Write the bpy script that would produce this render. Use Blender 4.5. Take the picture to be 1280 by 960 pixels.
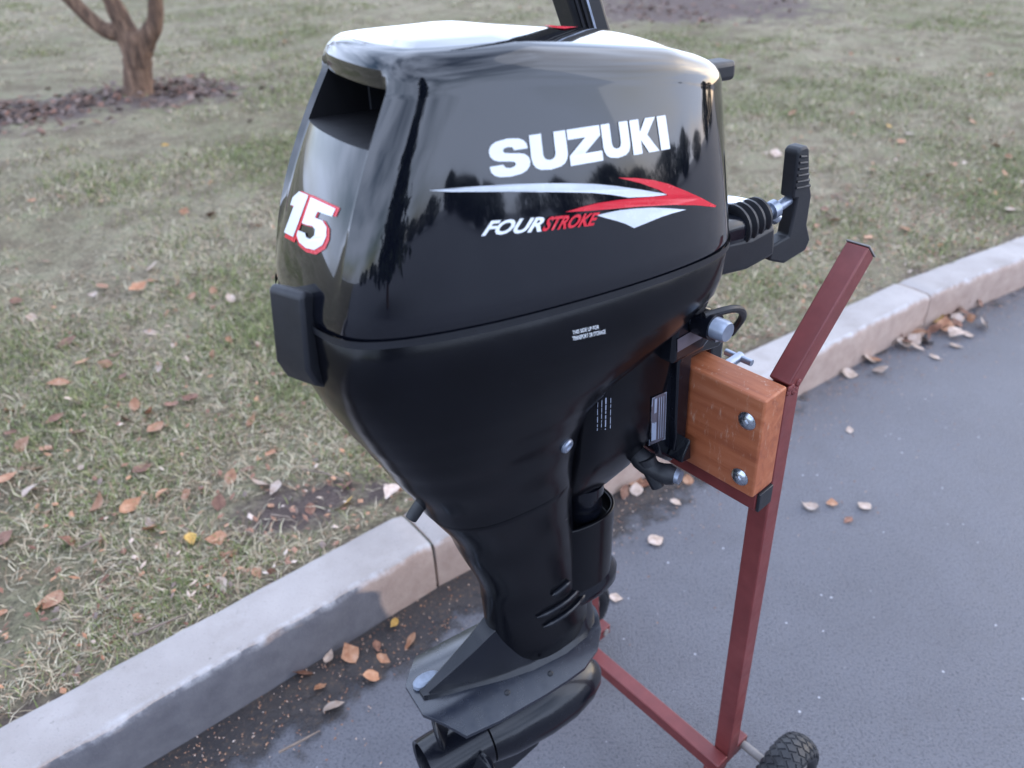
import bpy, bmesh, math, random
import numpy as np
from mathutils import Vector, Matrix, noise
from mathutils.bvhtree import BVHTree
from mathutils.geometry import tessellate_polygon
for o in list(bpy.data.objects): bpy.data.objects.remove(o)
scene = bpy.context.scene
col = scene.collection
rad = math.radians
random.seed(7); RNG = np.random.default_rng(7)

# ------------------------------------------------------------------ camera
F, CAMH, PITCH, ROLL = 960.0, 1.42, rad(32), rad(1.5)      # F in pixels of a 1280 wide picture
FW = Vector((0, math.cos(PITCH), -math.sin(PITCH)))
U0 = Vector((0, math.sin(PITCH), math.cos(PITCH)))
RT = Vector((1, 0, 0))*math.cos(ROLL) - U0*math.sin(ROLL)
UP = U0*math.cos(ROLL) + Vector((1, 0, 0))*math.sin(ROLL)
CAM = Vector((0, 0, CAMH))
cd = bpy.data.cameras.new('camera'); cam = bpy.data.objects.new('camera', cd); col.objects.link(cam)
m3 = Matrix((RT, UP, -FW)).transposed()
cam.matrix_world = Matrix.Translation(CAM) @ m3.to_4x4()
cd.sensor_width = 36; cd.lens = 36*F/1280; cd.clip_start = .05; cd.clip_end = 2000
cd.dof.use_dof = True; cd.dof.focus_distance = .95; cd.dof.aperture_fstop = 4.2
scene.camera = cam
def ray(x, y): return (FW + RT*((x-640)/F) + UP*((480-y)/F)).normalized()
def atz(x, y, z=0):
    d = ray(x, y); return CAM + d*((z-CAMH)/d.z)

# ------------------------------------------------------------------ sky, sun, exposure
SUN_AZ, SUN_EL = rad(70), rad(22)        # azimuth clockwise from +Y
w = bpy.data.worlds.new('World'); scene.world = w; w.use_nodes = True
nt = w.node_tree; nt.nodes.clear()
def N(t, **k):
    n = nt.nodes.new(t)
    for a, b in k.items(): setattr(n, a, b)
    return n
sky = N('ShaderNodeTexSky', sky_type='NISHITA', sun_disc=False, sun_elevation=SUN_EL, sun_rotation=SUN_AZ)
sky.air_density = 1.0; sky.dust_density = 1.5
tc = N('ShaderNodeTexCoord'); mp = N('ShaderNodeMapping'); mp.inputs['Scale'].default_value = (1.6, 1.6, 4.2)
nz = N('ShaderNodeTexNoise'); nz.inputs['Scale'].default_value = 1.15; nz.inputs['Detail'].default_value = 3.5; nz.inputs['Roughness'].default_value = .5
cr = N('ShaderNodeValToRGB'); cr.color_ramp.elements[0].position = .30; cr.color_ramp.elements[1].position = .62
mix = N('ShaderNodeMix', data_type='RGBA'); mix.inputs['B'].default_value = (9.9, 11.6, 15.4, 1)
bg = N('ShaderNodeBackground'); bg.inputs['Strength'].default_value = .15; out = N('ShaderNodeOutputWorld')
L = nt.links.new
L(tc.outputs['Generated'], mp.inputs['Vector']); L(mp.outputs[0], nz.inputs['Vector']); L(nz.outputs[0], cr.inputs[0])
L(cr.outputs[0], mix.inputs['Factor']); L(sky.outputs[0], mix.inputs['A']); L(mix.outputs['Result'], bg.inputs[0]); L(bg.outputs[0], out.inputs[0])
sd = bpy.data.lights.new('sun', 'SUN'); sd.energy = .7; sd.angle = rad(80); sd.color = (1, .96, .94)
so = bpy.data.objects.new('sun', sd); col.objects.link(so)
sv = Vector((math.sin(SUN_AZ)*math.cos(SUN_EL), math.cos(SUN_AZ)*math.cos(SUN_EL), math.sin(SUN_EL)))
so.rotation_euler = sv.to_track_quat('Z', 'Y').to_euler(); so.location = (6, 6, 8)
vs = scene.view_settings; vs.view_transform = 'Standard'; vs.look = 'None'; vs.gamma = 1; vs.exposure = 0.68; vs.use_curve_mapping = False

# ------------------------------------------------------------------ materials
def newmat(name):
    m = bpy.data.materials.new(name); m.use_nodes = True
    return m, m.node_tree, m.node_tree.nodes['Principled BSDF']
def nd(t, typ, **k):
    n = t.nodes.new(typ)
    for a, b in k.items():
        if a in ('scale', 'detail', 'rough', 'dist'):
            n.inputs[{'scale': 'Scale', 'detail': 'Detail', 'rough': 'Roughness', 'dist': 'Distortion'}[a]].default_value = b
        else: setattr(n, a, b)
    return n
def ramp(t, src, stops):
    r = t.nodes.new('ShaderNodeValToRGB'); e = r.color_ramp.elements
    while len(e) < len(stops): e.new(.5)
    for i, (p, c) in enumerate(stops):
        e[i].position = p; e[i].color = (*c, 1) if not isinstance(c, float) else (c, c, c, 1)
    t.links.new(src, r.inputs[0]); return r.outputs[0]
def coords(t, scale=(1, 1, 1), kind='Object', rot=(0, 0, 0)):
    c = t.nodes.new('ShaderNodeTexCoord'); m = t.nodes.new('ShaderNodeMapping')
    m.inputs['Scale'].default_value = scale; m.inputs['Rotation'].default_value = rot
    t.links.new(c.outputs[kind], m.inputs[0]); return m.outputs[0]
def tex(t, vec, scale, detail=4, rough=.5, dist=0):
    n = nd(t, 'ShaderNodeTexNoise', scale=scale, detail=detail, rough=rough, dist=dist)
    t.links.new(vec, n.inputs['Vector']); return n.outputs[0]
def mixc(t, f, a, b, mode='MIX'):
    n = t.nodes.new('ShaderNodeMix'); n.data_type = 'RGBA'; n.blend_type = mode
    for s, v in (('Factor', f), ('A', a), ('B', b)):
        if isinstance(v, (int, float)): n.inputs[s].default_value = v
        elif isinstance(v, tuple): n.inputs[s].default_value = (*v, 1)
        else: t.links.new(v, n.inputs[s])
    return n.outputs['Result']
def bump(t, b, h, strength=.3, dist=.002):
    n = t.nodes.new('ShaderNodeBump'); n.inputs['Strength'].default_value = strength; n.inputs['Distance'].default_value = dist
    t.links.new(h, n.inputs['Height']); t.links.new(n.outputs[0], b.inputs['Normal'])
def simple(name, c, rough=.5, metal=0, coat=0, var=.0, vscale=40, bmp=0, bscale=300, spec=None):
    m, t, b = newmat(name)
    b.inputs['Metallic'].default_value = metal; b.inputs['Coat Weight'].default_value = coat; b.inputs['Coat Roughness'].default_value = .03
    if spec is not None: b.inputs['Specular IOR Level'].default_value = spec
    v = coords(t)
    n1 = tex(t, v, vscale, 5, .6)
    cc = ramp(t, n1, [(.3, tuple(x*(1-var) for x in c)), (.7, tuple(min(1, x*(1+var)) for x in c))])
    t.links.new(cc, b.inputs['Base Color'])
    t.links.new(ramp(t, tex(t, v, vscale*2.3, 4, .7), [(.3, max(0., rough-.06)), (.75, min(1., rough+.08))]), b.inputs['Roughness'])
    if bmp: bump(t, b, tex(t, v, bscale, 3), bmp, .001)
    return m
M = {}
def cowl_paint():
    m, t, b = newmat('gloss_black_paint'); v = coords(t)
    b.inputs['Base Color'].default_value = (.003, .0037, .007, 1)
    b.inputs['IOR'].default_value = 1.25; b.inputs['Coat Weight'].default_value = 1; b.inputs['Coat IOR'].default_value = 1.58; b.inputs['Coat Roughness'].default_value = .035
    t.links.new(ramp(t, tex(t, v, 26, 6, .7), [(.35, .05), (.75, .13)]), b.inputs['Roughness'])
    bump(t, b, tex(t, v, 9, 2), .008, .004); return m
M['cowl'] = cowl_paint()
M['pan'] = simple('satin_black_paint', (.0035, .0037, .0055), .20, var=.2, vscale=18, spec=.24)
M['leg'] = simple('leg_black_paint', (.005, .006, .010), .22, var=.2, vscale=18, coat=.18, spec=.35)
M['plate_paint'] = simple('satin_plate_paint', (.009, .012, .021), .24, var=.15, vscale=25, spec=.9)
M['rubber'] = simple('black_rubber', (.012, .013, .017), .48, var=.2, vscale=30, bmp=.08, bscale=700)
M['dark'] = simple('dark_cavity_plastic', (.004, .004, .006), .55)
M['steel'] = simple('zinc_steel', (.52, .56, .62), .28, metal=1, var=.15, vscale=120, bmp=.05, bscale=300)
M['alu'] = simple('grey_metal', (.30, .34, .42), .38, metal=.7, var=.15, vscale=60)
M['anode'] = simple('grey_anode', (.20, .23, .29), .6, var=.25, vscale=60, bmp=.3, bscale=220)
M['white'] = simple('white_decal', (.80, .83, .86), .22, var=.02)
M['silver'] = simple('silver_decal', (.62, .66, .72), .25, var=.06)
M['red'] = simple('red_decal', (.62, .012, .03), .25, var=.05)
M['plate'] = simple('rating_plate', (.10, .09, .11), .35, var=.2)
M['label'] = simple('label_grey', (.30, .33, .42), .4, var=.1)
M['rim'] = simple('rim_paint', (.22, .20, .19), .5, var=.2)
def redpaint():
    m, t, b = newmat('red_primer_paint'); v = coords(t)
    c = ramp(t, tex(t, v, 22, 6, .65), [(.3, (.13, .024, .023)), (.55, (.165, .032, .030)), (.8, (.20, .046, .042))])
    chips = ramp(t, tex(t, v, 95, 5, .7), [(.70, (0, 0, 0)), (.72, (1, 1, 1))])
    t.links.new(mixc(t, chips, c, (.09, .03, .025)), b.inputs['Base Color'])
    t.links.new(ramp(t, tex(t, v, 50, 4), [(.3, .34), (.7, .5)]), b.inputs['Roughness'])
    bump(t, b, tex(t, v, 260, 3), .12, .0008); return m
M['frame'] = redpaint()
def wood():
    m, t, b = newmat('varnished_wood'); v = coords(t, (26, 2.2, 22))
    g = tex(t, v, 3.0, 6, .6, .5); v2 = coords(t)
    c = ramp(t, g, [(.25, (.22, .055, .022)), (.5, (.37, .112, .045)), (.75, (.47, .175, .085))])
    c = mixc(t, ramp(t, tex(t, v2, 9, 4), [(.35, (0, 0, 0)), (.7, (.55, .55, .55))]), c, (.27, .075, .035))
    v3 = coords(t, (5, 5, 1.2)); sc = ramp(t, tex(t, v3, 26, 6, .75), [(.57, (0, 0, 0)), (.70, (.65, .65, .65))])
    c = mixc(t, sc, c, (.52, .36, .27))
    t.links.new(c, b.inputs['Base Color']); t.links.new(ramp(t, g, [(.3, .38), (.7, .55)]), b.inputs['Roughness'])
    bump(t, b, g, .25, .0012); return m
M['wood'] = wood()
def asphalt():
    m, t, b = newmat('asphalt'); v = coords(t)
    big = tex(t, v, 1.3, 6, .6); mid = tex(t, v, 9, 6, .65); fine = tex(t, v, 170, 4, .65); grit = tex(t, v, 400, 2)
    c = ramp(t, big, [(.3, (.120, .121, .140)), (.5, (.141, .142, .163)), (.72, (.162, .163, .185))])
    c = mixc(t, ramp(t, mid, [(.34, (.22, .22, .22)), (.55, (0, 0, 0))]), c, (.06, .061, .074))
    c = mixc(t, ramp(t, fine, [(.34, (.75, .75, .75)), (.5, (0, 0, 0))]), c, (.045, .046, .058))
    c = mixc(t, ramp(t, grit, [(.62, (0, 0, 0)), (.70, (.7, .7, .7))]), c, (.26, .26, .29))
    vo = nd(t, 'ShaderNodeTexVoronoi', scale=30); t.links.new(v, vo.inputs['Vector'])
    sp = ramp(t, vo.outputs['Distance'], [(.06, (1, 1, 1)), (.10, (0, 0, 0))])
    sel = ramp(t, tex(t, v, 31, 2), [(.55, (0, 0, 0)), (.59, (1, 1, 1))])
    c = mixc(t, mixc(t, 1., sp, sel, 'MULTIPLY'), c, (.50, .50, .54))
    t.links.new(c, b.inputs['Base Color'])
    t.links.new(ramp(t, mid, [(.3, .50), (.7, .60)]), b.inputs['Roughness'])
    mm = t.nodes.new('ShaderNodeMath'); mm.operation = 'ADD'; t.links.new(fine, mm.inputs[0]); t.links.new(grit, mm.inputs[1])
    bump(t, b, mm.outputs[0], .9, .005); return m
M['asphalt'] = asphalt()
def gutter_dirt():
    m, t, b = newmat('damp_gutter_dirt'); v = coords(t)
    a = tex(t, v, 6, 7, .7); f = tex(t, v, 120, 4, .7)
    c = ramp(t, a, [(.3, (.022, .020, .024)), (.55, (.040, .034, .034)), (.75, (.075, .058, .048))])
    c = mixc(t, ramp(t, f, [(.56, (0, 0, 0)), (.70, (.8, .8, .8))]), c, (.16, .10, .06))
    t.links.new(c, b.inputs['Base Color']); b.inputs['Roughness'].default_value = .55
    bump(t, b, f, .8, .006)
    at = nd(t, 'ShaderNodeAttribute', attribute_name='edge')
    mu = t.nodes.new('ShaderNodeMath'); mu.operation = 'SUBTRACT'; t.links.new(at.outputs['Fac'], mu.inputs[0]); t.links.new(tex(t, v, 11, 7, .75), mu.inputs[1])
    al = ramp(t, mu.outputs[0], [(.0, 0.), (.22, 1.)])
    t.links.new(al, b.inputs['Alpha']); return m
M['gutter'] = gutter_dirt()
def concrete():
    m, t, b = newmat('kerb_concrete'); v = coords(t)
    oi = t.nodes.new('ShaderNodeObjectInfo')
    big = tex(t, v, 3.2, 6, .6); f = tex(t, v, 240, 3, .6); mid = tex(t, v, 22, 6, .65)
    c = ramp(t, big, [(.3, (.275, .245, .232)), (.55, (.35, .318, .305)), (.75, (.41, .375, .36))])
    c = mixc(t, ramp(t, tex(t, v, 5.5, 7, .68), [(.50, (0, 0, 0)), (.68, (.55, .55, .55))]), c, (.235, .205, .185))
    c = mixc(t, ramp(t, tex(t, v, 75, 4, .6), [(.26, (.7, .7, .7)), (.36, (0, 0, 0))]), c, (.17, .155, .145))
    geo = t.nodes.new('ShaderNodeNewGeometry'); sx = t.nodes.new('ShaderNodeSeparateXYZ'); t.links.new(geo.outputs['Normal'], sx.inputs[0])
    # the road-side faces are stained: rosy dirt, with a dark grey wash on some stones
    side = ramp(t, sx.outputs['Z'], [(.45, (1, 1, 1)), (.8, (0, 0, 0))])
    rosy = ramp(t, mid, [(.3, (.36, .255, .21)), (.7, (.48, .365, .305))])
    c = mixc(t, side, c, rosy)
    at = nd(t, 'ShaderNodeAttribute', attribute_name='wash')
    mu = t.nodes.new('ShaderNodeMath'); mu.operation = 'ADD'; t.links.new(at.outputs['Fac'], mu.inputs[0])
    sb = t.nodes.new('ShaderNodeMath'); sb.operation = 'MULTIPLY_ADD'; sb.inputs[1].default_value = .8; sb.inputs[2].default_value = -.4
    t.links.new(tex(t, v, 7, 5, .6), sb.inputs[0]); t.links.new(sb.outputs[0], mu.inputs[1])
    wash = ramp(t, mu.outputs[0], [(.42, (0, 0, 0)), (.56, (.92, .92, .92))])
    c = mixc(t, wash, c, ramp(t, mid, [(.3, (.095, .10, .12)), (.7, (.14, .145, .165))]))
    pits = ramp(t, f, [(.28, (.5, .5, .5)), (.4, (0, 0, 0))]); c = mixc(t, pits, c, (.2, .19, .19))
    wh = nd(t, 'ShaderNodeAttribute', attribute_name='worn')
    mw = t.nodes.new('ShaderNodeMath'); mw.operation = 'MULTIPLY'; t.links.new(wh.outputs['Fac'], mw.inputs[0]); t.links.new(ramp(t, mid, [(.45, 0.), (.66, .7)]), mw.inputs[1])
    c = mixc(t, mw.outputs[0], c, (.54, .53, .55))
    t.links.new(c, b.inputs['Base Color']); b.inputs['Roughness'].default_value = .82
    mm = t.nodes.new('ShaderNodeMath'); mm.operation = 'ADD'; t.links.new(f, mm.inputs[0]); t.links.new(mid, mm.inputs[1])
    bump(t, b, mm.outputs[0], .35, .003); return m
M['kerb'] = concrete()
M['mortar'] = simple('joint_mortar', (.14, .15, .125), .9, var=.3, vscale=60, bmp=.5, bscale=200)
def lawnmat():
    m, t, b = newmat('lawn_soil'); v = coords(t)
    a = tex(t, v, .9, 6, .6); c2 = tex(t, v, 5.5, 7, .7); f = tex(t, v, 70, 6, .75)
    c = ramp(t, a, [(.32, (.23, .22, .125)), (.5, (.33, .295, .195)), (.68, (.42, .37, .26))])
    c = mixc(t, ramp(t, c2, [(.38, (.7, .7, .7)), (.58, (0, 0, 0))]), c, (.16, .115, .08))
    c = mixc(t, ramp(t, c2, [(.55, (0, 0, 0)), (.75, (.6, .6, .6))]), c, (.13, .175, .07))
    c = mixc(t, ramp(t, f, [(.35, (.75, .75, .75)), (.55, (0, 0, 0))]), c, (.06, .055, .045))
    at = nd(t, 'ShaderNodeAttribute', attribute_name='soil')
    mu = t.nodes.new('ShaderNodeMath'); mu.operation = 'SUBTRACT'; t.links.new(at.outputs['Fac'], mu.inputs[0]); t.links.new(ramp(t, c2, [(.2, 0.), (.8, .9)]), mu.inputs[1])
    c = mixc(t, ramp(t, mu.outputs[0], [(.0, (0, 0, 0)), (.3, (1, 1, 1))]), c, ramp(t, f, [(.3, (.075, .056, .052)), (.7, (.20, .155, .14))]))
    t.links.new(c, b.inputs['Base Color']); b.inputs['Roughness'].default_value = .95
    b.inputs['Specular IOR Level'].default_value = .2
    bump(t, b, f, 1, .02); return m
M['lawn'] = lawnmat()
def attrmat(name, rough=.75, transl=True):
    m, t, b = newmat(name); at = nd(t, 'ShaderNodeAttribute', attribute_name='tint')
    t.links.new(at.outputs['Color'], b.inputs['Base Color']); b.inputs['Roughness'].default_value = rough; b.inputs['Specular IOR Level'].default_value = .3
    return m
M['grass'] = attrmat('grass_blades')
def leafmat(name, c1, c2, c3):
    m, t, b = newmat(name); v = coords(t); oi = t.nodes.new('ShaderNodeObjectInfo')
    g = coords(t, (1, 1, 1))
    add = t.nodes.new('ShaderNodeVectorMath'); add.operation = 'ADD'; t.links.new(g, add.inputs[0]); t.links.new(oi.outputs['Random'], add.inputs[1])
    c = ramp(t, tex(t, add.outputs[0], 2.2, 5, .6), [(.3, c1), (.5, c2), (.72, c3)])
    hv = t.nodes.new('ShaderNodeHueSaturation'); mr = t.nodes.new('ShaderNodeMapRange'); mr.inputs[3].default_value = .7; mr.inputs[4].default_value = 1.25
    t.links.new(oi.outputs['Random'], mr.inputs[0]); t.links.new(mr.outputs[0], hv.inputs['Value']); t.links.new(c, hv.inputs['Color'])
    t.links.new(hv.outputs[0], b.inputs['Base Color']); b.inputs['Roughness'].default_value = .6
    bump(t, b, tex(t, v, 6, 5), .3, .05); return m
LEAFM = {'orange': leafmat('leaf_orange', (.28, .115, .055), (.40, .20, .11), (.5, .30, .20)),
         'brown': leafmat('leaf_brown', (.12, .05, .03), (.21, .095, .06), (.32, .17, .11)),
         'pale': leafmat('leaf_pale', (.36, .26, .2), (.5, .38, .31), (.56, .47, .42)),
         'yellow': leafmat('leaf_yellow', (.40, .22, .04), (.5, .30, .07), (.55, .37, .14))}
def barkmat():
    m, t, b = newmat('tree_bark'); v = coords(t, (1, 1, .16))
    n1 = tex(t, v, 28, 7, .7, .4)
    t.links.new(ramp(t, n1, [(.32, (.045, .028, .022)), (.5, (.16, .095, .062)), (.7, (.34, .21, .14))]), b.inputs['Base Color'])
    b.inputs['Roughness'].default_value = .9; bump(t, b, n1, 1, .03); return m
M['bark'] = barkmat()
M['needles'] = simple('dark_foliage', (.03, .045, .025), .8, var=.5, vscale=2)
M['litter'] = simple('litter_dark', (.11, .068, .052), .9, var=.5, vscale=9)
M['litter2'] = simple('litter_grey', (.20, .15, .13), .9, var=.4, vscale=9)
M['twig'] = simple('dry_twig', (.20, .15, .12), .85, var=.3, vscale=50)

# ------------------------------------------------------------------ mesh helpers
def tag(o, label=None, cat=None, group=None, kind=None):
    for k, v in (('label', label), ('category', cat), ('group', group), ('kind', kind)):
        if v: o[k] = v
    return o
def empty(name, mat4, label, cat, group=None):
    o = bpy.data.objects.new(name, None); col.objects.link(o); o.matrix_world = mat4; o.empty_display_size = .1
    return tag(o, label, cat, group)
class MB:
    def __init__(s): s.v = []; s.f = []; s.mi = []
    def add(s, vs, fs, mi=0):
        k = len(s.v); s.v += [tuple(p) for p in vs]; s.f += [tuple(i+k for i in f) for f in fs]; s.mi += [mi]*len(fs); return s
    def box(s, lo, hi, X=None):
        x0, y0, z0 = lo; x1, y1, z1 = hi
        vs = [Vector(p) for p in ((x0,y0,z0),(x1,y0,z0),(x1,y1,z0),(x0,y1,z0),(x0,y0,z1),(x1,y0,z1),(x1,y1,z1),(x0,y1,z1))]
        if X is not None: vs = [X @ p for p in vs]
        return s.add(vs, [(3,2,1,0),(4,5,6,7),(0,1,5,4),(1,2,6,5),(2,3,7,6),(3,0,4,7)])
    def loft(s, rings, cap0=True, cap1=True):
        n = len(rings[0]); vs = [p for r in rings for p in r]; fs = []
        for i in range(len(rings)-1):
            for j in range(n):
                a, b = i*n+j, i*n+(j+1) % n; fs.append((a, b, b+n, a+n))
        if cap0: fs.append(tuple(range(n))[::-1])
        if cap1: fs.append(tuple((len(rings)-1)*n+j for j in range(n)))
        return s.add(vs, fs)
    def tube(s, path, r, n=14, cap=True):
        path = [Vector(p) for p in path]; rs = r if isinstance(r, (list, tuple)) else [r]*len(path); rings = []
        ref = None
        for i, p in enumerate(path):
            d = (path[min(i+1, len(path)-1)]-path[max(i-1, 0)]).normalized()
            if ref is None: ref = d.orthogonal().normalized()
            ref = (ref - d*ref.dot(d)).normalized(); b = d.cross(ref)
            rings.append([p+(ref*math.cos(2*math.pi*k/n)+b*math.sin(2*math.pi*k/n))*rs[i] for k in range(n)])
        return s.loft(rings, cap, cap)
    def bar(s, path, wx, wy, side):           # rectangular bar along a path; side = local x direction
        path = [Vector(p) for p in path]; side = Vector(side).normalized(); rings = []
        for i, p in enumerate(path):
            d = (path[min(i+1, len(path)-1)]-path[max(i-1, 0)]).normalized()
            k = 1.0
            if 0 < i < len(path)-1:
                d1 = (path[i]-path[i-1]).normalized(); c = max(.3, math.cos(.5*d1.angle((path[i+1]-path[i]).normalized()))); k = 1/c
            e1 = (side - d*side.dot(d)).normalized(); e2 = d.cross(e1)
            rings.append([p+e1*a*wx/2+e2*b*wy/2*k for a, b in ((-1,-1),(1,-1),(1,1),(-1,1))])
        return s.loft(rings)
    def prism(s, poly, a, b, fn):             # 2-D polygon, extruded between a and b; fn(u, v, w) -> point
        n = len(poly)
        return s.add([fn(u, v, a) for u, v in poly]+[fn(u, v, b) for u, v in poly],
                     [tuple(range(n))[::-1], tuple(range(n, 2*n))]+[(i, (i+1) % n, n+(i+1) % n, n+i) for i in range(n)])
    def lathe(s, prof, axis_p, axis_d, n=32):  # prof: (along, radius)
        d = Vector(axis_d).normalized(); e = d.orthogonal().normalized(); b = d.cross(e); p = Vector(axis_p)
        return s.loft([[p+d*a+(e*math.cos(2*math.pi*k/n)+b*math.sin(2*math.pi*k/n))*max(r, 1e-4) for k in range(n)] for a, r in prof], prof[0][1] > 1e-3, prof[-1][1] > 1e-3)
    def build(s, name, mat, parent=None, smooth=35, bevel=0, segs=2, xf=None, subsurf=0):
        me = bpy.data.meshes.new(name)
        me.from_pydata([tuple(xf(Vector(p))) for p in s.v] if xf else s.v, [], s.f)
        bm = bmesh.new(); bm.from_mesh(me); bmesh.ops.recalc_face_normals(bm, faces=bm.faces); bm.to_mesh(me); bm.free()
        for mm in (mat if isinstance(mat, (list, tuple)) else [mat]): me.materials.append(mm)
        if any(s.mi): me.polygons.foreach_set('material_index', s.mi)
        if smooth: me.shade_smooth(); me.set_sharp_from_angle(angle=rad(smooth))
        o = bpy.data.objects.new(name, me); col.objects.link(o)
        if parent: o.parent = parent
        if bevel:
            b = o.modifiers.new('bevel', 'BEVEL'); b.width = bevel; b.segments = segs; b.limit_method = 'ANGLE'; b.angle_limit = rad(38); b.harden_normals = False
        if subsurf:
            b = o.modifiers.new('sub', 'SUBSURF'); b.levels = b.render_levels = subsurf
        return o
def catmull(pts, n):
    pts = [Vector(p) for p in pts]; P = [2*pts[0]-pts[1]]+pts+[2*pts[-1]-pts[-2]]; o = []; m = len(pts)-1
    for k in range(n+1):
        t = k/n*m; i = min(int(t), m-1); f = t-i; a, b, c, d = P[i], P[i+1], P[i+2], P[i+3]
        o.append(.5*((2*b)+(c-a)*f+(2*a-5*b+4*c-d)*f*f+(3*b-a-3*c+d)*f**3))
    return o
def interp(tbl, x):
    if x <= tbl[0][0]: return list(tbl[0][1:])
    for a, b in zip(tbl, tbl[1:]):
        if x <= b[0]:
            f = (x-a[0])/(b[0]-a[0]); f = f*f*(3-2*f)*.35+f*.65
            return [p+(q-p)*f for p, q in zip(a[1:], b[1:])]
    return list(tbl[-1][1:])
def fmat(O, yaw, lean=0):
    f = Vector((math.sin(yaw), math.cos(yaw), 0)); z = Vector((0, 0, 1)); y = z.cross(f)
    z = (z+f*math.tan(lean)).normalized(); f = (f-z*f.dot(z)).normalized(); y = z.cross(f)
    return Matrix.Translation(Vector(O)) @ Matrix((f, y, z)).transposed().to_4x4()

# ------------------------------------------------------------------ the setting: kerb line
def chain():
    J = {0: Vector((-.194, 1.336)), 1: Vector((.690, 1.958)), 2: Vector((1.580, 2.589))}
    p = J[2].copy()
    for k in range(3, 15):
        a = rad(max(24, 30.5-(k-3)*1.2)); p = p+Vector((math.cos(a), math.sin(a)))*1.085; J[k] = p.copy()
    p = J[0].copy()
    for k in range(-1, -9, -1):
        a = rad(min(46, 39.5-(k+1)*1.2)); p = p-Vector((math.cos(a), math.sin(a)))*1.085; J[k] = p.copy()
    return [J[k] for k in sorted(J)]
JN = chain(); KW, KH = .15, .15
def nrm(a, b): d = (b-a).normalized(); return Vector((-d.y, d.x))
def joint_normal(i):
    ns = []
    if i > 0: ns.append(nrm(JN[i-1], JN[i]))
    if i < len(JN)-1: ns.append(nrm(JN[i], JN[i+1]))
    return sum(ns, Vector((0, 0))).normalized()
JNA = np.array([tuple(j) for j in JN]); EXT0 = JNA[0]-(JNA[1]-JNA[0])/1.085*80; EXT1 = JNA[-1]+(JNA[-1]-JNA[-2])/1.085*80
KL = np.vstack([EXT0, JNA, EXT1])
def kerb_dist(P):                              # signed distance from the kerb's road face, positive on the lawn
    P = np.atleast_2d(P); best = np.full(len(P), 1e9); sg = np.zeros(len(P))
    for a, b in zip(KL, KL[1:]):
        d = b-a; t = np.clip(((P-a)@d)/(d@d), 0, 1); q = P-(a+t[:, None]*d); r = np.hypot(q[:, 0], q[:, 1])
        s = d[0]*(P[:, 1]-a[1])-d[1]*(P[:, 0]-a[0]); m = r < best-1e-9; best[m] = r[m]; sg[m] = np.sign(s[m])
    return best*sg
def lawn_z(P):
    P = np.atleast_2d(P); t = np.maximum(kerb_dist(P)-KW, 0); x, y = P[:, 0], P[:, 1]
    z = .128+.030*np.minimum(t, 9)+.004*np.clip(t-9, 0, 60)
    return z+np.minimum(t*.3, 1)*(.012*np.sin(2.1*x+1.3*y)+.010*np.sin(4.7*x-3.9*y+1)+.006*np.sin(9*x+7*y))
def on_lawn(px_, py_):
    z = .15
    for _ in range(30):
        p = atz(px_, py_, z); z = .5*z+.5*float(lawn_z([(p.x, p.y)])[0])
    return atz(px_, py_, z)
g = MB(); g.add([(-220, -220, 0), (220, -220, 0), (220, 220, 0), (-220, 220, 0)], [(0, 1, 2, 3)])
tag(g.build('road', M['asphalt'], smooth=0), kind='structure')
# dirt along the gutter, 4 mm above the asphalt
vs, fs, ed = [], [], []
offs = [0.0, .05, .10, .16, .24, .34]
for i in range(3, len(JN)-3):
    for q in range(8):
        p = JN[i].lerp(JN[i+1], q/8); n = (joint_normal(i).lerp(joint_normal(i+1), q/8)).normalized()
        for k, o_ in enumerate(offs):
            pp = p-n*(o_-.01); vs.append((pp.x, pp.y, .004)); ed.append(max(0, 1.0-o_/.34)*(1. if i < 9 else .55))
for r in range(len(vs)//6-1):
    for k in range(5): a = r*6+k; fs.append((a, a+1, a+7, a+6))
g = MB(); g.add(vs, fs); o = g.build('gutter_dirt', M['gutter'], smooth=0); tag(o, kind='structure')
at = o.data.attributes.new('edge', 'FLOAT', 'POINT'); at.data.foreach_set('value', ed)
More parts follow.
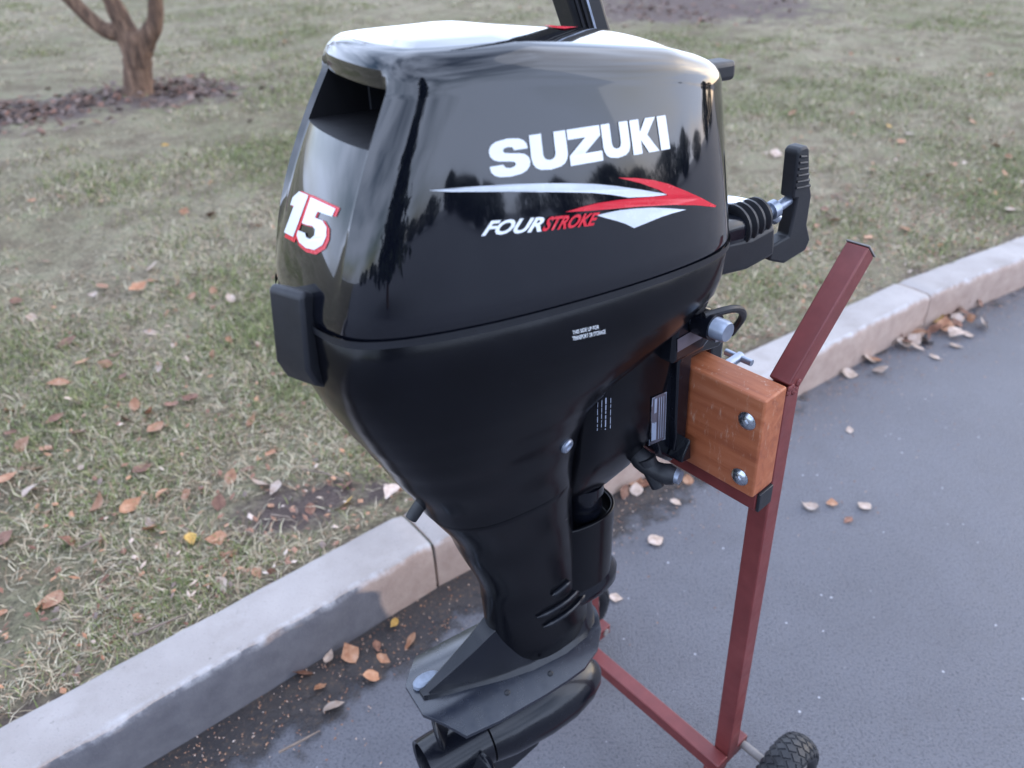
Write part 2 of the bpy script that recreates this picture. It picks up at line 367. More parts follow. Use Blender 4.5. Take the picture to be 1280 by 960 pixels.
# kerb
kerb = MB()
base = []
for i in range(len(JN)):
    n = joint_normal(i); a = JN[i]+n*.012; b = JN[i]+n*(KW-.012); base.append([(a.x, a.y, -.02), (b.x, b.y, -.02), (b.x, b.y, KH-.014), (a.x, a.y, KH-.014)])
kerb.loft(base); kerb_o = kerb.build('kerb', M['mortar'], smooth=0); tag(kerb_o, kind='structure')
def kerb_stone(i):
    a, b = JN[i], JN[i+1]; na, nb = joint_normal(i), joint_normal(i+1); d = (b-a).normalized(); gap = .004 if i % 3 else .005
    prof = [(0, -.05), (0, .05), (.001, .10), (.002, KH-.020), (.005, KH-.008), (.012, KH-.002), (.02, KH), (.075, KH+.001), (.125, KH), (.140, KH-.003), (.148, KH-.012), (KW, KH-.03), (KW, -.05)]
    nn = 40; rings = []; wash = []; worn = []
    for q in range(nn+1):
        f = q/nn; p = a.lerp(b, f); n = na.lerp(nb, f).normalized()
        p = p+d*(gap*(1-2*f)); e = min(f, 1-f)*nn
        rr = []
        for k, (o_, z_) in enumerate(prof):
            s = .006 if e < .5 else 0
            cx, cz = .075, .07
            oo = o_+(cx-o_)*s*2; zz = z_-(s*1.2 if k > 2 and k < 11 else 0)
            jn = noise.noise(Vector((p.x*9+i*3, p.y*9, k*.35)))*.0028+noise.noise(Vector((p.x*37, p.y*37, k*.9)))*.0014
            if k in (3, 4, 5): jn *= 2.0; zz -= max(0, noise.noise(Vector((p.x*22, p.y*22, 5))))*.008
            q2 = p+n*(oo+jn*.8); rr.append((q2.x, q2.y, zz+jn*.6))
            wv = 0.
            if i == WASH_I or i < WASH_I: wv = 1.0 if k <= 4 else 0.
            if i == WASH_I and f > .80: wv = max(0., wv-(f-.80)*8)
            if i == WASH_I and k <= 1: wv = wv if f > .1 else wv*.4
            if k in (3, 4): wv *= .62
            wash.append(wv); worn.append(1.0 if k in (4, 5) else 0.)
        rings.append(rr)
    m = MB(); n_ = len(prof); fs = []
    vs = [p for r in rings for p in r]
    for r in range(nn):
        for k in range(n_-1): A = r*n_+k; fs.append((A, A+1, A+1+n_, A+n_))
    fs += [tuple(range(n_)), tuple(nn*n_+k for k in range(n_))[::-1]]
    m.add(vs, fs); o = m.build('kerb_stone', M['kerb'], kerb_o, smooth=50)
    for nm, va in (('wash', wash), ('worn', worn)):
        t = o.data.attributes.new(nm, 'FLOAT', 'POINT'); t.data.foreach_set('value', va)
WASH_I = 7                                    # stone that ends at joint 0 (index 8)
for i in range(len(JN)-1): kerb_stone(i)
# lawn sheet
svals = []
ts = [0, .03, .07, .12, .2, .3, .42, .56, .72, .9, 1.1, 1.35, 1.6, 1.9, 2.3, 2.8, 3.4, 4.1, 5, 6, 7.5, 9, 11, 14, 18, 24, 34, 50, 80, 130, 200]
cols = []
ext = [(JN[0]-(JN[1]-JN[0])*k, joint_normal(0)) for k in (160, 60, 25, 10, 4, 1.5)]
mid = []
for i in range(len(JN)-1):
    for q in range(10): mid.append((JN[i].lerp(JN[i+1], q/10), joint_normal(i).lerp(joint_normal(i+1), q/10).normalized()))
ext2 = [(JN[-1], joint_normal(len(JN)-1))]+[(JN[-1]+(JN[-1]-JN[-2])*k, joint_normal(len(JN)-1)) for k in (1.5, 4, 10, 25, 60, 160)]
n0 = Vector((-.574, .819))
vs = []; soil = []
SOIL = []
def soil_spot(px_, py_, rx, ry):
    p = on_lawn(px_, py_); SOIL.append((p.x, p.y, rx, ry))
soil_spot(175, 122, .9, .55); soil_spot(70, 135, 1.0, .5); soil_spot(20, 150, .9, .4); soil_spot(240, 110, .55, .35); soil_spot(870, 5, 2.0, 1.8); soil_spot(800, 14, 1.3, 1.3); soil_spot(360, 640, .20, .10); soil_spot(420, 620, .25, .08)
for p, n in ext+mid+ext2:
    for t in ts:
        f = min(1, t/6); nn = n.lerp(n0, f).normalized(); q = p+n*(KW-.006)+nn*t
        vs.append([q.x, q.y, 0])
P = np.array(vs)[:, :2]; Z = lawn_z(P)
for k, v in enumerate(vs): v[2] = float(Z[k])
for x, y in P:
    s = 0
    for (cx, cy, rx, ry) in SOIL: s = max(s, 1.25-math.hypot((x-cx)/rx, (y-cy)/ry)*.9)
    soil.append(max(0, min(1, s)))
kd = kerb_dist(P)-KW
soil = [max(s, .55*max(0, 1-d/.18)) for s, d in zip(soil, kd)]
nt_ = len(ts); fs = []
for r in range(len(vs)//nt_-1):
    for k in range(nt_-1): a = r*nt_+k; fs.append((a, a+nt_, a+nt_+1, a+1))
g = MB(); g.add(vs, fs); lawn = g.build('lawn', M['lawn'], smooth=180); tag(lawn, kind='structure')
at = lawn.data.attributes.new('soil', 'FLOAT', 'POINT'); at.data.foreach_set('value', soil)

# ------------------------------------------------------------------ grass blades (stuff)
def soil_at(P):
    s = np.zeros(len(P))
    for (cx, cy, rx, ry) in SOIL: s = np.maximum(s, 1.25-np.hypot((P[:, 0]-cx)/rx, (P[:, 1]-cy)/ry)*.9)
    return s
def grass():
    n = 760000
    # density falls with distance from where the photographer stands
    r = 1.0*(22/1.0)**(RNG.random(n)**.92); th = RNG.uniform(-rad(56), rad(52), n)
    P = np.stack([r*np.sin(th), r*np.cos(th)], 1)
    d = kerb_dist(P)-KW; s = soil_at(P)
    x, y = P[:, 0], P[:, 1]
    patch = np.sin(1.7*x+.6*y+.5)+np.sin(2.9*y-1.1*x)+.8*np.sin(6.1*x+5.2*y)+.6*np.sin(11*x-9*y+2)+RNG.normal(0, .55, n)
    keep = (d > -.018) & (RNG.random(n) > np.clip(s*1.25, 0, .96)) & (RNG.random(n) < .60+.27*patch) & (RNG.random(n) < np.clip(d/.10+.25, 0, 1))
    P, d, r, patch = P[keep], d[keep], r[keep], patch[keep]; n = len(P)
    z = lawn_z(P)-.004
    green = RNG.random(n) < np.clip(.42+.21*patch, .05, .92)
    Ln = np.where(green, RNG.uniform(.014, .042, n), RNG.uniform(.018, .065, n))*(1+.04*np.minimum(r, 10))
    wd = np.where(green, RNG.uniform(.0007, .0015, n), RNG.uniform(.0006, .0013, n))*(1+.22*np.maximum(r-1, 0))
    az = RNG.uniform(0, 2*np.pi, n); el = np.where(green, RNG.uniform(.35, 1.35, n), RNG.uniform(.03, .55, n)); bend = RNG.uniform(.3, .95, n)
    dh = np.stack([np.cos(az), np.sin(az)], 1); sd_ = np.stack([-np.sin(az), np.cos(az)], 1)
    az2 = az+RNG.normal(0, .35, n); dh2 = np.stack([np.cos(az2), np.sin(az2)], 1)
    def pt(xy, zz): return np.concatenate([xy, zz[:, None]], 1)
    b0 = pt(P-sd_*wd[:, None], z); b1 = pt(P+sd_*wd[:, None], z)
    mP = P+dh*(Ln*.5*np.cos(el))[:, None]; mz = z+Ln*.5*np.sin(el)+.004
    m0 = pt(mP-sd_*(wd*.8)[:, None], mz); m1 = pt(mP+sd_*(wd*.8)[:, None], mz)
    e2 = el*(1-bend); tp = pt(mP+dh2*(Ln*.5*np.cos(e2))[:, None], np.maximum(mz+Ln*.5*np.sin(e2)*.8, z+.004))
    V = np.stack([b0, b1, m1, m0, tp], 1).reshape(-1, 3)
    k = np.arange(n)*5
    quads = np.stack([k, k+1, k+2, k+3], 1); tris = np.stack([k+3, k+2, k+4], 1)
    me = bpy.data.meshes.new('grass'); me.vertices.add(len(V)); me.vertices.foreach_set('co', V.ravel())
    loops = np.concatenate([quads, tris], 1).ravel(); me.loops.add(len(loops)); me.loops.foreach_set('vertex_index', loops)
    me.polygons.add(2*n); ls = np.stack([np.arange(n)*7, np.arange(n)*7+4], 1).ravel(); me.polygons.foreach_set('loop_start', ls)
    me.update(calc_edges=True)
    G = np.array([(.125, .165, .055), (.18, .215, .085), (.095, .12, .055), (.23, .24, .115)]); S = np.array([(.44, .385, .275), (.53, .475, .37), (.36, .305, .225), (.25, .185, .13), (.42, .40, .31), (.31, .22, .15)])
    C = np.where(green[:, None], G[RNG.integers(0, 4, n)], S[RNG.integers(0, 6, n)])*RNG.uniform(.7, 1.35, n)[:, None]
    C = C*np.array([1.05, 1.0, .93])
    a = me.attributes.new('tint', 'FLOAT_COLOR', 'POINT'); cc = np.ones((n, 5, 4)); cc[:, :, :3] = C[:, None, :]; a.data.foreach_set('color', cc.ravel())
    me.materials.append(M['grass']); o = bpy.data.objects.new('grass', me); col.objects.link(o)
    tag(o, 'short matted autumn grass, part green and part straw coloured, covering the lawn', 'grass', kind='stuff')
grass()

# ------------------------------------------------------------------ outboard motor
EO = (0.01, .80, .45); EM = fmat(EO, rad(58)); EI = EM.inverted()
TO = (.297, .748, .918); TM = fmat(TO, rad(50), rad(-3.6)); T2E = EI @ TM
motor = empty('outboard_motor', EM, 'glossy black four-stroke outboard motor with white lettering clamped to the red trolley', 'outboard motor')
def t2e(p): return T2E @ Vector(p)
CTRL = [((-.257, 0), (-.177, 0)), ((-.256, -.045), (-.176, -.036)), ((-.246, -.088), (-.169, -.074)), ((-.225, -.110), (-.156, -.093)), ((-.187, -.127), (-.130, -.103)),
        ((-.12, -.142), (-.09, -.108)), ((-.04, -.150), (-.02, -.1115)), ((.05, -.153), (.05, -.113)), ((.122, -.149), (.114, -.111)), ((.175, -.139), (.163, -.105)),
        ((.210, -.118), (.199, -.091)), ((.233, -.073), (.220, -.058)), ((.240, 0), (.226, 0))]
NU = 72
def fair(c0, c1, it=420):
    A = np.array([list(a)[:2]+list(b)[:2] for a, b in zip(c0, c1)])
    for _ in range(it):
        up = np.vstack([A[1]*np.array([1, -1, 1, -1]), A, A[-2]*np.array([1, -1, 1, -1])]); A = .5*A+.25*(up[:-2]+up[2:])
    return [Vector(a[:2]) for a in A], [Vector(a[2:]) for a in A]
C0, C1 = fair(catmull([a for a, b in CTRL], 360), catmull([b for a, b in CTRL], 360))
C0 = C0[::5]; C1 = C1[::5]
def ztop(x): return .873-.128*max(0, x+.05)-.10*max(0, x-.12)
ZS = .646
UCR = int(NU*2.05/12)                          # crease between the aft panel and the flank
def ring_full(half):                           # mirror a starboard half ring (aft centre .. fore centre) into a closed ring
    return half+[(x, -y, z) for x, y, z in half[-2:0:-1]]
def cowl():
    ss = [0, .02, .06, .12, .2, .3, .4, .5, .6, .7, .78, .80, .86, .92, .975, 1.0]
    rings = []
    for s in ss:
        half = []
        for k in range(NU+1):
            a, b = C0[k], C1[k]; ka = max(0, min(1, (k/NU*12-2)/2.5)); p = a.lerp(b, s**(1.15-.17*ka)); t = (C0[min(k+1, NU)]-C0[max(k-1, 0)]).normalized(); n = Vector((t.y, -t.x))
            if n.dot(a) < 0: n = -n
            p = p+n*((.009-.0082*ka)*math.sin(math.pi*s))
            if s < .05: p = p-n*(.003*(1-s/.05))
            if k < UCR: p = p-n*.0055*min(1, s/.5)
            z1 = ztop(b.x)-.029; half.append((p.x, p.y, ZS+(z1-ZS)*s))
        rings.append(ring_full(half))
    nside = len(ss)
    for th in (15, 30, 45, 60, 75, 90):
        half = []
        for k in range(NU+1):
            b = C1[k]; t = (C1[min(k+1, NU)]-C1[max(k-1, 0)]).normalized(); n = Vector((t.y, -t.x))
            if n.dot(b) < 0: n = -n
            r = .029; st = .0055*max(0, 1-th/35) if k < UCR else 0
            p = b-n*(r*(1-math.cos(rad(th)))+st); half.append((p.x, p.y, ztop(b.x)-r+r*math.sin(rad(th))))
        rings.append(ring_full(half))
    last = rings[-1]
    for f in (.2, .45, .75, 1):
        rr = []
        for (x, y, z) in last:
            sx = max(-.10, min(.13, x)); X = x+(sx-x)*f; Y = y*(1-f); rr.append((X, Y, ztop(X)+.006*(1-(1-f)**2)+(z-ztop(x))*(1-f)))
        rings.append(rr)
    n = len(rings[0]); vs = [p for r in rings for p in r]; fs = []
    iv0, iv1 = ss.index(.78), ss.index(1.0)
    for i in range(len(rings)-1):
        for j in range(n):
            kk = j if j <= NU else n-j-1+0
            inside = (j < UCR-1) or (j >= n-UCR+1)
            if iv0 <= i < iv1 and inside: continue
            fs.append((i*n+j, i*n+(j+1) % n, (i+1)*n+(j+1) % n, (i+1)*n+j))
    m = MB(); m.add(vs, fs); o = m.build('top_cowl', M['cowl'], motor, smooth=28)
    bm = bmesh.new(); bm.from_mesh(o.data); bmesh.ops.remove_doubles(bm, verts=bm.verts, dist=1e-5); bmesh.ops.recalc_face_normals(bm, faces=bm.faces); bm.to_mesh(o.data); bm.free()
    # duct behind the opening
    js = list(range(n-UCR+1, n))+list(range(0, UCR)); d = MB()
    lip = [Vector(rings[iv1][j]) for j in js]+[Vector(rings[iv0][j]) for j in js[::-1]]
    inn = [Vector((p.x*.80+.02, p.y*.97, p.z)) for p in lip]; inn2 = [Vector((-.075, p.y*.95, p.z)) for p in lip]
    N_ = len(lip); d.add(lip+inn+inn2, [(i, (i+1) % N_, N_+(i+1) % N_, N_+i) for i in range(N_)]+[(N_+i, N_+(i+1) % N_, 2*N_+(i+1) % N_, 2*N_+i) for i in range(N_)])
    h = len(js); d.f += [(2*N_+i, 2*N_+i+1, 2*N_+N_-2-i, 2*N_+N_-1-i) for i in range(h-1)]; d.mi += [0]*(h-1)
    d.build('air_intake', M['dark'], o, smooth=30)
    v = MB()
    for yy in (-.045, .0, .045): v.box((-.135, yy-.0025, .806), (-.08, yy+.0025, .848))
    v.build('intake_vane', M['rubber'], o, smooth=0)
    return o
top = cowl()
# lower pan and leg
LOFT = [(.0, -.066, .118, .049, 2.1), (.05, -.065, .112, .048, 2.1), (.15, -.069, .088, .053, 2.2), (.26, -.106, .068, .066, 2.4), (.36, -.156, .056, .083, 2.7), (.43, -.192, .058, .099, 2.9),
        (.47, -.212, .075, .111, 2.9), (.50, -.228, .11, .121, 2.8), (.53, -.242, .160, .132, 2.7), (.56, -.252, .205, .141, 2.7), (.59, -.2575, .230, .148, 2.7), (.62, -.259, .238, .151, 2.7), (.643, -.257, .238, .151, 2.7)]
def sec(z, n=56, inset=0):
    a, f, b, e = interp(LOFT, z); wgt = max(0, min(1, (z-.47)/.12)); half = []
    for k in range(NU+1):
        c = C0[k]; px_, py_ = (c.x+.257)/(.494), c.y/.153
        th = math.pi*k/NU; ex = .5-.5*math.copysign(abs(math.cos(th))**(2/e), math.cos(th)); ey = -abs(math.sin(th))**(2/e)
        u = px_*wgt+ex*(1-wgt); v = py_*wgt+ey*(1-wgt)
        half.append((a+inset+(f-a-2*inset)*u, (b-inset)*v, z))
    return ring_full(half)
def zs(a, b, n): return [a+(b-a)*i/n for i in range(n+1)]
m = MB(); m.loft([sec(z) for z in zs(.345, .600, 22)]+[sec(.607, inset=.0), sec(.612, inset=.001), sec(.640, inset=.0005), sec(.644, inset=.004)], True, True)
pan = m.build('lower_cowl', M['pan'], motor, smooth=50)
m = MB(); m.loft([sec(.349, inset=.006), sec(.3425, inset=.006), sec(.3415, inset=.0022), sec(.338, inset=.0012)]+[sec(z, inset=.0012) for z in zs(.334, .0, 26)], False, True); leg = m.build('leg_housing', M['pan'], motor, smooth=50)
m = MB(); m.loft([sec(.641, inset=-.0008), sec(.6485, inset=-.0010)], False, False); m.build('seam_trim', M['rubber'], motor)

# cowl decals, laid on the surface they are printed on
def world_bvh(objs, X):
    vs, fs = [], []
    for o in objs:
        k = len(vs); vs += [X @ v.co for v in o.data.vertices]; fs += [tuple(i+k for i in p.vertices) for p in o.data.polygons]
    return BVHTree.FromPolygons(vs, fs)
def decal(name, tris2d, mat, bvh, parent, lift=.0008, cuts=2):
    bm = bmesh.new()
    for pts, tr in tris2d:
        vv = [bm.verts.new((p[0], p[1], 0)) for p in pts]
        for t in tr:
            try: bm.faces.new([vv[i] for i in t])
            except ValueError: pass
    if cuts: bmesh.ops.subdivide_edges(bm, edges=[e for e in bm.edges if e.calc_length() > 9], cuts=cuts, use_grid_fill=True); bmesh.ops.triangulate(bm, faces=bm.faces)
    bad = []
    for v in bm.verts:
        h, n, i, d = bvh.ray_cast(CAM, ray(v.co.x, v.co.y))
        if h is None: bad.append(v); continue
        if n.dot(ray(v.co.x, v.co.y)) > 0: n = -n
        v.co = EI @ (h+n*lift)
    bmesh.ops.delete(bm, geom=bad, context='VERTS')
    me = bpy.data.meshes.new(name); bm.to_mesh(me); bm.free(); me.materials.append(mat); me.shade_smooth()
    o = bpy.data.objects.new(name, me); col.objects.link(o); o.parent = parent; return o
def poly2d(pts):
    pts = [(float(a), float(b)) for a, b in pts]
    return pts, tessellate_polygon([[Vector((a, b, 0)) for a, b in pts]])
def quadmap(q, u, v):                           # q: TL TR BL BR in pixels; v up
    tl, tr, bl, br = [Vector(p) for p in q]
    p = bl.lerp(br, u).lerp(tl.lerp(tr, u), v); return (p.x, p.y)
def text2d(body, q, shear=0, bold=.0):
    c = bpy.data.curves.new('t', 'FONT'); c.body = body; c.shear = shear; c.offset = bold; c.resolution_u = 3
    o = bpy.data.objects.new('t', c); col.objects.link(o); bpy.context.view_layer.update()
    me = bpy.data.meshes.new_from_object(o.evaluated_get(bpy.context.evaluated_depsgraph_get()))
    vs = np.array([v.co[:2] for v in me.vertices]); fs = [tuple(p.vertices) for p in me.polygons]
    lo, hi = vs.min(0), vs.max(0); pts = [quadmap(q, (x-lo[0])/(hi[0]-lo[0]), (y-lo[1])/(hi[1]-lo[1])) for x, y in vs]
    bpy.data.objects.remove(o); bpy.data.curves.remove(c); bpy.data.meshes.remove(me); return pts, fs
bc = world_bvh([top], EM)
GL = {'U': [(0,1),(.33,1),(.33,.42),(.36,.33),(.42,.28),(.5,.26),(.58,.28),(.64,.33),(.67,.42),(.67,1),(1,1),(1,.36),(.97,.22),(.90,.11),(.78,.04),(.5,0),(.22,.04),(.10,.11),(.03,.22),(0,.36)],
      'Z': [(0,1),(1,1),(1,.72),(.47,.28),(1,.28),(1,0),(0,0),(0,.27),(.54,.72),(0,.72)],
      'K': [(0,0),(0,1),(.35,1),(.35,.62),(.62,1),(1,1),(.62,.52),(1,0),(.60,0),(.35,.40),(.35,0)], 'I': [(0,0),(0,1),(1,1),(1,0)],
      'S': [(.97,.67),(.95,.80),(.89,.89),(.78,.96),(.5,1),(.22,.96),(.10,.89),(.04,.80),(.02,.70),(.05,.58),(.13,.49),(.25,.44),(.5,.40),(.61,.37),(.65,.31),(.61,.25),(.5,.22),(.39,.25),(.34,.34),(0,.34),(.03,.19),(.11,.09),(.24,.03),(.5,0),(.76,.03),(.89,.09),(.97,.19),(1,.31),(.97,.44),(.88,.53),(.75,.57),(.5,.61),(.40,.64),(.36,.70),(.40,.76),(.5,.78),(.60,.76),(.64,.67)]}
WQ = ((608, 177), (831, 144), (613, 225), (837, 186))
for ch, a, b in (('S', 0, .228), ('U', .235, .438), ('Z', .446, .628), ('U', .636, .786), ('K', .797, .940), ('I', .950, 1.0)):
    decal('brand_letter', [poly2d([quadmap(WQ, a+(b-a)*u, v) for u, v in GL[ch]])], M['white'], bc, top)
decal('stripe', [poly2d([(535,238),(570,235),(600,232.5),(640,230),(680,229),(715,229),(745,230),(770,232.5),(800,237),(836,243),(815,245.5),(785,247),(765,243.5),(740,241),(700,240),(640,239.5),(600,239.5),(565,239.5)])], M['silver'], bc, top)
decal('stripe', [poly2d([(772,222),(795,222.5),(815,225),(835,230),(855,238),(875,247),(894,257),(893,259),(870,256.5),(840,256),(800,258),(765,261),(735,263.5),(706,265),(725,259),(745,254),(770,250),(800,247),(834,244),(822,237),(800,229)])], M['red'], bc, top, lift=.0011)
decal('stripe', [poly2d([(745,269),(760,265.5),(775,262.5),(795,260.5),(815,259.5),(840,260.5),(857,262),(840,266.5),(825,271.5),(808,278.5),(792,285),(782,280),(770,276),(757,272.5)])], M['silver'], bc, top, lift=.0008)
decal('model_lettering', [text2d('FOUR', ((608, 276), (681, 270.5), (601, 295), (676, 289.5)), .28, .035)], M['white'], bc, top, lift=.001, cuts=0)
decal('model_lettering', [text2d('STROKE', ((682, 271), (749, 265), (676, 289.3), (744, 281.5)), .28, .035)], M['red'], bc, top, lift=.0016, cuts=0)
def z3(pts): return [(320+x/4, 220+y/4) for x, y in pts]
D1 = z3([(222,78),(268,98),(192,306),(147,282),(196,150),(178,146),(190,108)])
D5 = z3([(280,107),(403,165),(386,204),(314,178),(300,210),(338,224),(358,258),(356,305),(338,345),(298,370),(255,360),(222,332),(210,298),(216,272),(252,286),(256,306),(276,316),(298,298),(303,268),(288,250),(262,246),(236,236)])
def grow(pts, k, dx, dy):
    cx = sum(p[0] for p in pts)/len(pts); cy = sum(p[1] for p in pts)/len(pts)
    return [(cx+(x-cx)*k+dx, cy+(y-cy)*k+dy) for x, y in pts]
for D in (D1, D5):
    decal('number_outline', [poly2d(grow(D, 1.13, 1.3, 2.2))], M['red'], bc, top, lift=.0007)
    decal('power_number', [poly2d(D)], M['white'], bc, top, lift=.0013)
decal('top_mark', [poly2d([(680,32.5),(700,32),(722,34.5),(706,37),(690,35.5)])], M['red'], bc, top)
bp = world_bvh([pan], EM)
def hit(px_, py_, bvh): h, n, i, d = bvh.ray_cast(CAM, ray(px_, py_)); return (EI @ h, (EI.to_3x3() @ n)) if h else (None, None)
decal('small_lettering', [text2d('THIS SIDE UP FOR', ((715, 413), (748, 405.5), (715.5, 418), (748.5, 410.5)), 0, .01), text2d('TRANSPORT OR STORAGE', ((715, 420.5), (756, 411.5), (715.5, 425.5), (756.5, 416.5)), 0, .01)], M['white'], bp, pan, lift=.0008, cuts=0)
# latch on the aft face
LX = Matrix.Translation((-.261, -.028, .636)) @ Matrix.Rotation(rad(26), 4, 'Z') @ Matrix.Rotation(rad(5), 4, 'Y')
m = MB(); m.prism([(-.006, -.050), (.014, -.062), (.026, -.058), (.026, .03), (-.008, .046), (-.014, .042), (-.016, -.03)], -.021, .021, lambda u, v, w_: LX @ Vector((u, w_, v)))
latch = m.build('cowl_latch', M['rubber'], motor, smooth=30, bevel=.004, segs=3)
m = MB(); m.lathe([(-.002, .005), (.003, .005), (.005, .003), (.005, 0)], *hit(381, 447, world_bvh([pan], EM)), 14); m.build('latch_bolt', M['alu'], latch)
# aft knob under the pan, side bolt
m = MB(); m.tube([(-.150, -.018, .372), (-.166, -.020, .358), (-.171, -.020, .352)], [.008, .008, .0075]); m.build('drain_plug', M['rubber'], motor)
p, n = hit(708, 557, bp)
if p:
    m = MB(); m.lathe([(-.003, .0095), (.002, .0095), (.004, .008), (.004, .005), (.002, .0045), (.002, 0)], p, n, 20); m.build('side_bolt', M['alu'], pan)
# anti-ventilation plate
HW = [(-.192, .028), (-.152, .080), (-.10, .084), (0, .085), (.055, .081), (.09, .068), (.112, .048), (.126, .022), (.130, .010)]
def plate_z(y): return .002-.020*(max(0, abs(y)-.03)/.053)**1.6
xs = [-.192, -.182, -.172, -.162, -.152, -.13, -.10, -.06, -.02, .02, .055, .075, .09, .102, .112, .120, .126, .130]; rings = []
for x in xs:
    hw = float(np.interp(x, [a[0] for a in HW], [a[1] for a in HW])); js = [k/12-1 for k in range(25)]
    rings.append([(x, hw*k, plate_z(hw*k)) for k in js]+[(x, hw*k*.995, plate_z(hw*k)-.007) for k in js[::-1]])
m = MB(); m.loft(rings); plate = m.build('anti_ventilation_plate', M['plate_paint'], motor, smooth=40, bevel=.0012)
# raised spine on the plate and the fairing behind the leg
def ell(a, f, b, z, e=2.0, n=40):
    return [(a+(f-a)*(.5-.5*math.copysign(abs(math.cos(t))**(2/e), math.cos(t))), -b*math.copysign(abs(math.sin(t))**(2/e), math.sin(t)), z) for t in [2*math.pi*k/n for k in range(n)]]
def tear(a, f, b, z, n=18):
    st = []
    for k in range(n+1):
        u = k/n; y = b*(u/.55)**.85 if u < .55 else b*math.sqrt(max(0, 1-((u-.55)/.45)**2)); st.append((a+(f-a)*u, -max(y, .0025 if k in (0, n) else 0), z))
    return st+[(x, -y, z) for x, y, z in st[::-1]]
rings = []
for x, hb, ht, h in ((-.180, .005, .003, .006), (-.172, .008, .005, .010), (-.13, .020, .0095, .034), (-.09, .031, .013, .058), (-.062, .037, .016, .078), (-.02, .043, .024, .084), (.04, .045, .026, .08), (.085, .040, .022, .07), (.110, .028, .014, .05), (.124, .010, .006, .025)):
    rings.append([(x, -hb-.010, -.006), (x, -hb-.003, .0045), (x, -hb, .009), (x, -ht, h), (x, ht, h), (x, hb, .009), (x, hb+.003, .0045), (x, hb+.010, -.006)])
m = MB(); m.loft(rings); m.build('spine_fairing', M['leg'], motor, smooth=32, bevel=.0012)
m = MB(); m.loft([[(x, y+.017, z) for x, y, z in ell(-.184, -.142, .0115, zz)] for zz in (.002, .009)]+[[(x, y+.017, z) for x, y, z in ell(-.179, -.147, .008, .013)]]); m.build('anode', M['anode'], plate, smooth=40)
bpl = world_bvh([plate], EM)
for px_, py_ in ((634, 866), (688, 842)):
    p, n = hit(px_, py_, bpl)
    if p: m = MB(); m.lathe([(-.002, .004), (.002, .004), (.0035, .0025), (.0035, 0)], p, n, 12); m.build('plate_bolt', M['rubber'], plate)
# ribs on the leg side, water-inlet style louvres
for k, (z_, x0, x1) in enumerate(((.106, -.012, .100), (.078, .0, .104), (.140, .012, .045))):
    rr = []
    for q in range(9):
        x = x0+(x1-x0)*q/8; a, f, b, e = interp(LOFT, z_); u = (x-a)/(f-a)*2-1; y = -b*max(.02, 1-abs(u)**e)**(1/e); rr.append(Vector((x, y-.001, z_+.006*q/8)))
    m = MB(); m.tube(rr, [.001]+[.0042]*7+[.003], 10); m.build('rib', M['leg'], leg)
# gearcase
GZ = -.168
m = MB(); m.loft([[(x, y, -.004) for x, y, z in ell(-.085, .118, .036, 0)], [(x, y, -.05) for x, y, z in ell(-.075, .118, .030, 0)], [(x, y, -.10) for x, y, z in ell(-.075, .122, .026, 0)], [(x, y, GZ) for x, y, z in ell(-.08, .125, .022, 0)]]); m.build('gearcase_strut', M['leg'], motor, smooth=50)
m = MB(); m.lathe([(-.085, .0), (-.085, .047), (-.05, .053), (.02, .056), (.07, .053), (.11, .043), (.135, .029), (.147, .015), (.151, 0)], (0, 0, GZ), (1, 0, 0), 40)
m.build('gearcase', M['leg'], motor, smooth=50)
m = MB(); m.prism([(-.075, GZ-.03), (.07, GZ-.03), (.02, GZ-.115), (-.03, GZ-.135), (-.085, GZ-.135)], -.005, .005, lambda u, v, w_: Vector((u, w_, v))); m.build('skeg', M['leg'], motor, smooth=20, bevel=.003)
prop = MB(); prop.lathe([(-.150, .034), (-.188, .038), (-.190, .0435), (-.17, .0445), (-.12, .045), (-.088, .046), (-.088, .02), (-.150, .012), (-.150, .0)], (0, 0, GZ), (1, 0, 0), 36)
prop_o = prop.build('propeller', M['leg'], motor, smooth=40)
for k in range(3):
    b = MB(); vs = []; a0 = rad(20+120*k)
    for i in range(9):
        r = .036+(.112-.036)*i/8
        for j in range(9):
            s = j/8-.5; w_ = .055*math.sin(math.pi*(.22+.70*i/8))**.6*(1.1 if i < 8 else .5)
            ang = a0+s*w_*2.0/r*.62+i*.03; x = -.137+s*w_*1.0
            vs.append((x, r*math.sin(ang), GZ+r*math.cos(ang)))
    b.add(vs, [(i*9+j, i*9+j+1, (i+1)*9+j+1, (i+1)*9+j) for i in range(8) for j in range(8)])
    bo = b.build('blade', M['alu' if False else 'leg'], prop_o, smooth=60); sm = bo.modifiers.new('s', 'SOLIDIFY'); sm.thickness = .004; sm.offset = 0
# swivel tube, lower mount, swivel bracket
m = MB(); m.tube([(.098, -.005, .13), (.098, -.005, .20), (.098, -.005, .5)], [.026, .026, .026], 28); m.tube([(.098, -.005, .262), (.098, -.005, .278)], .031, 28); m.tube([(.098, -.005, .225), (.098, -.005, .238)], .030, 28); m.build('swivel_tube', M['leg'], motor, smooth=40)
m = MB()
oc = [ell(.02, .150, .048, z_, 2.3) for z_ in (.105, .12, .20, .232)]; ic = [ell(.026, .144, .043, z_, 2.3) for z_ in (.232, .20)]
m.loft(oc+ic, True, True); m.build('lower_mount', M['pan'], motor, smooth=45, bevel=.0015)
m = MB(); m.loft([ell(.03, .160, .036, .060, 2.2), ell(.03, .168, .040, .068, 2.2), ell(.03, .168, .040, .088, 2.2), ell(.036, .160, .032, .101, 2.2)]); m.build('mount_yoke', M['leg'], motor, smooth=45)
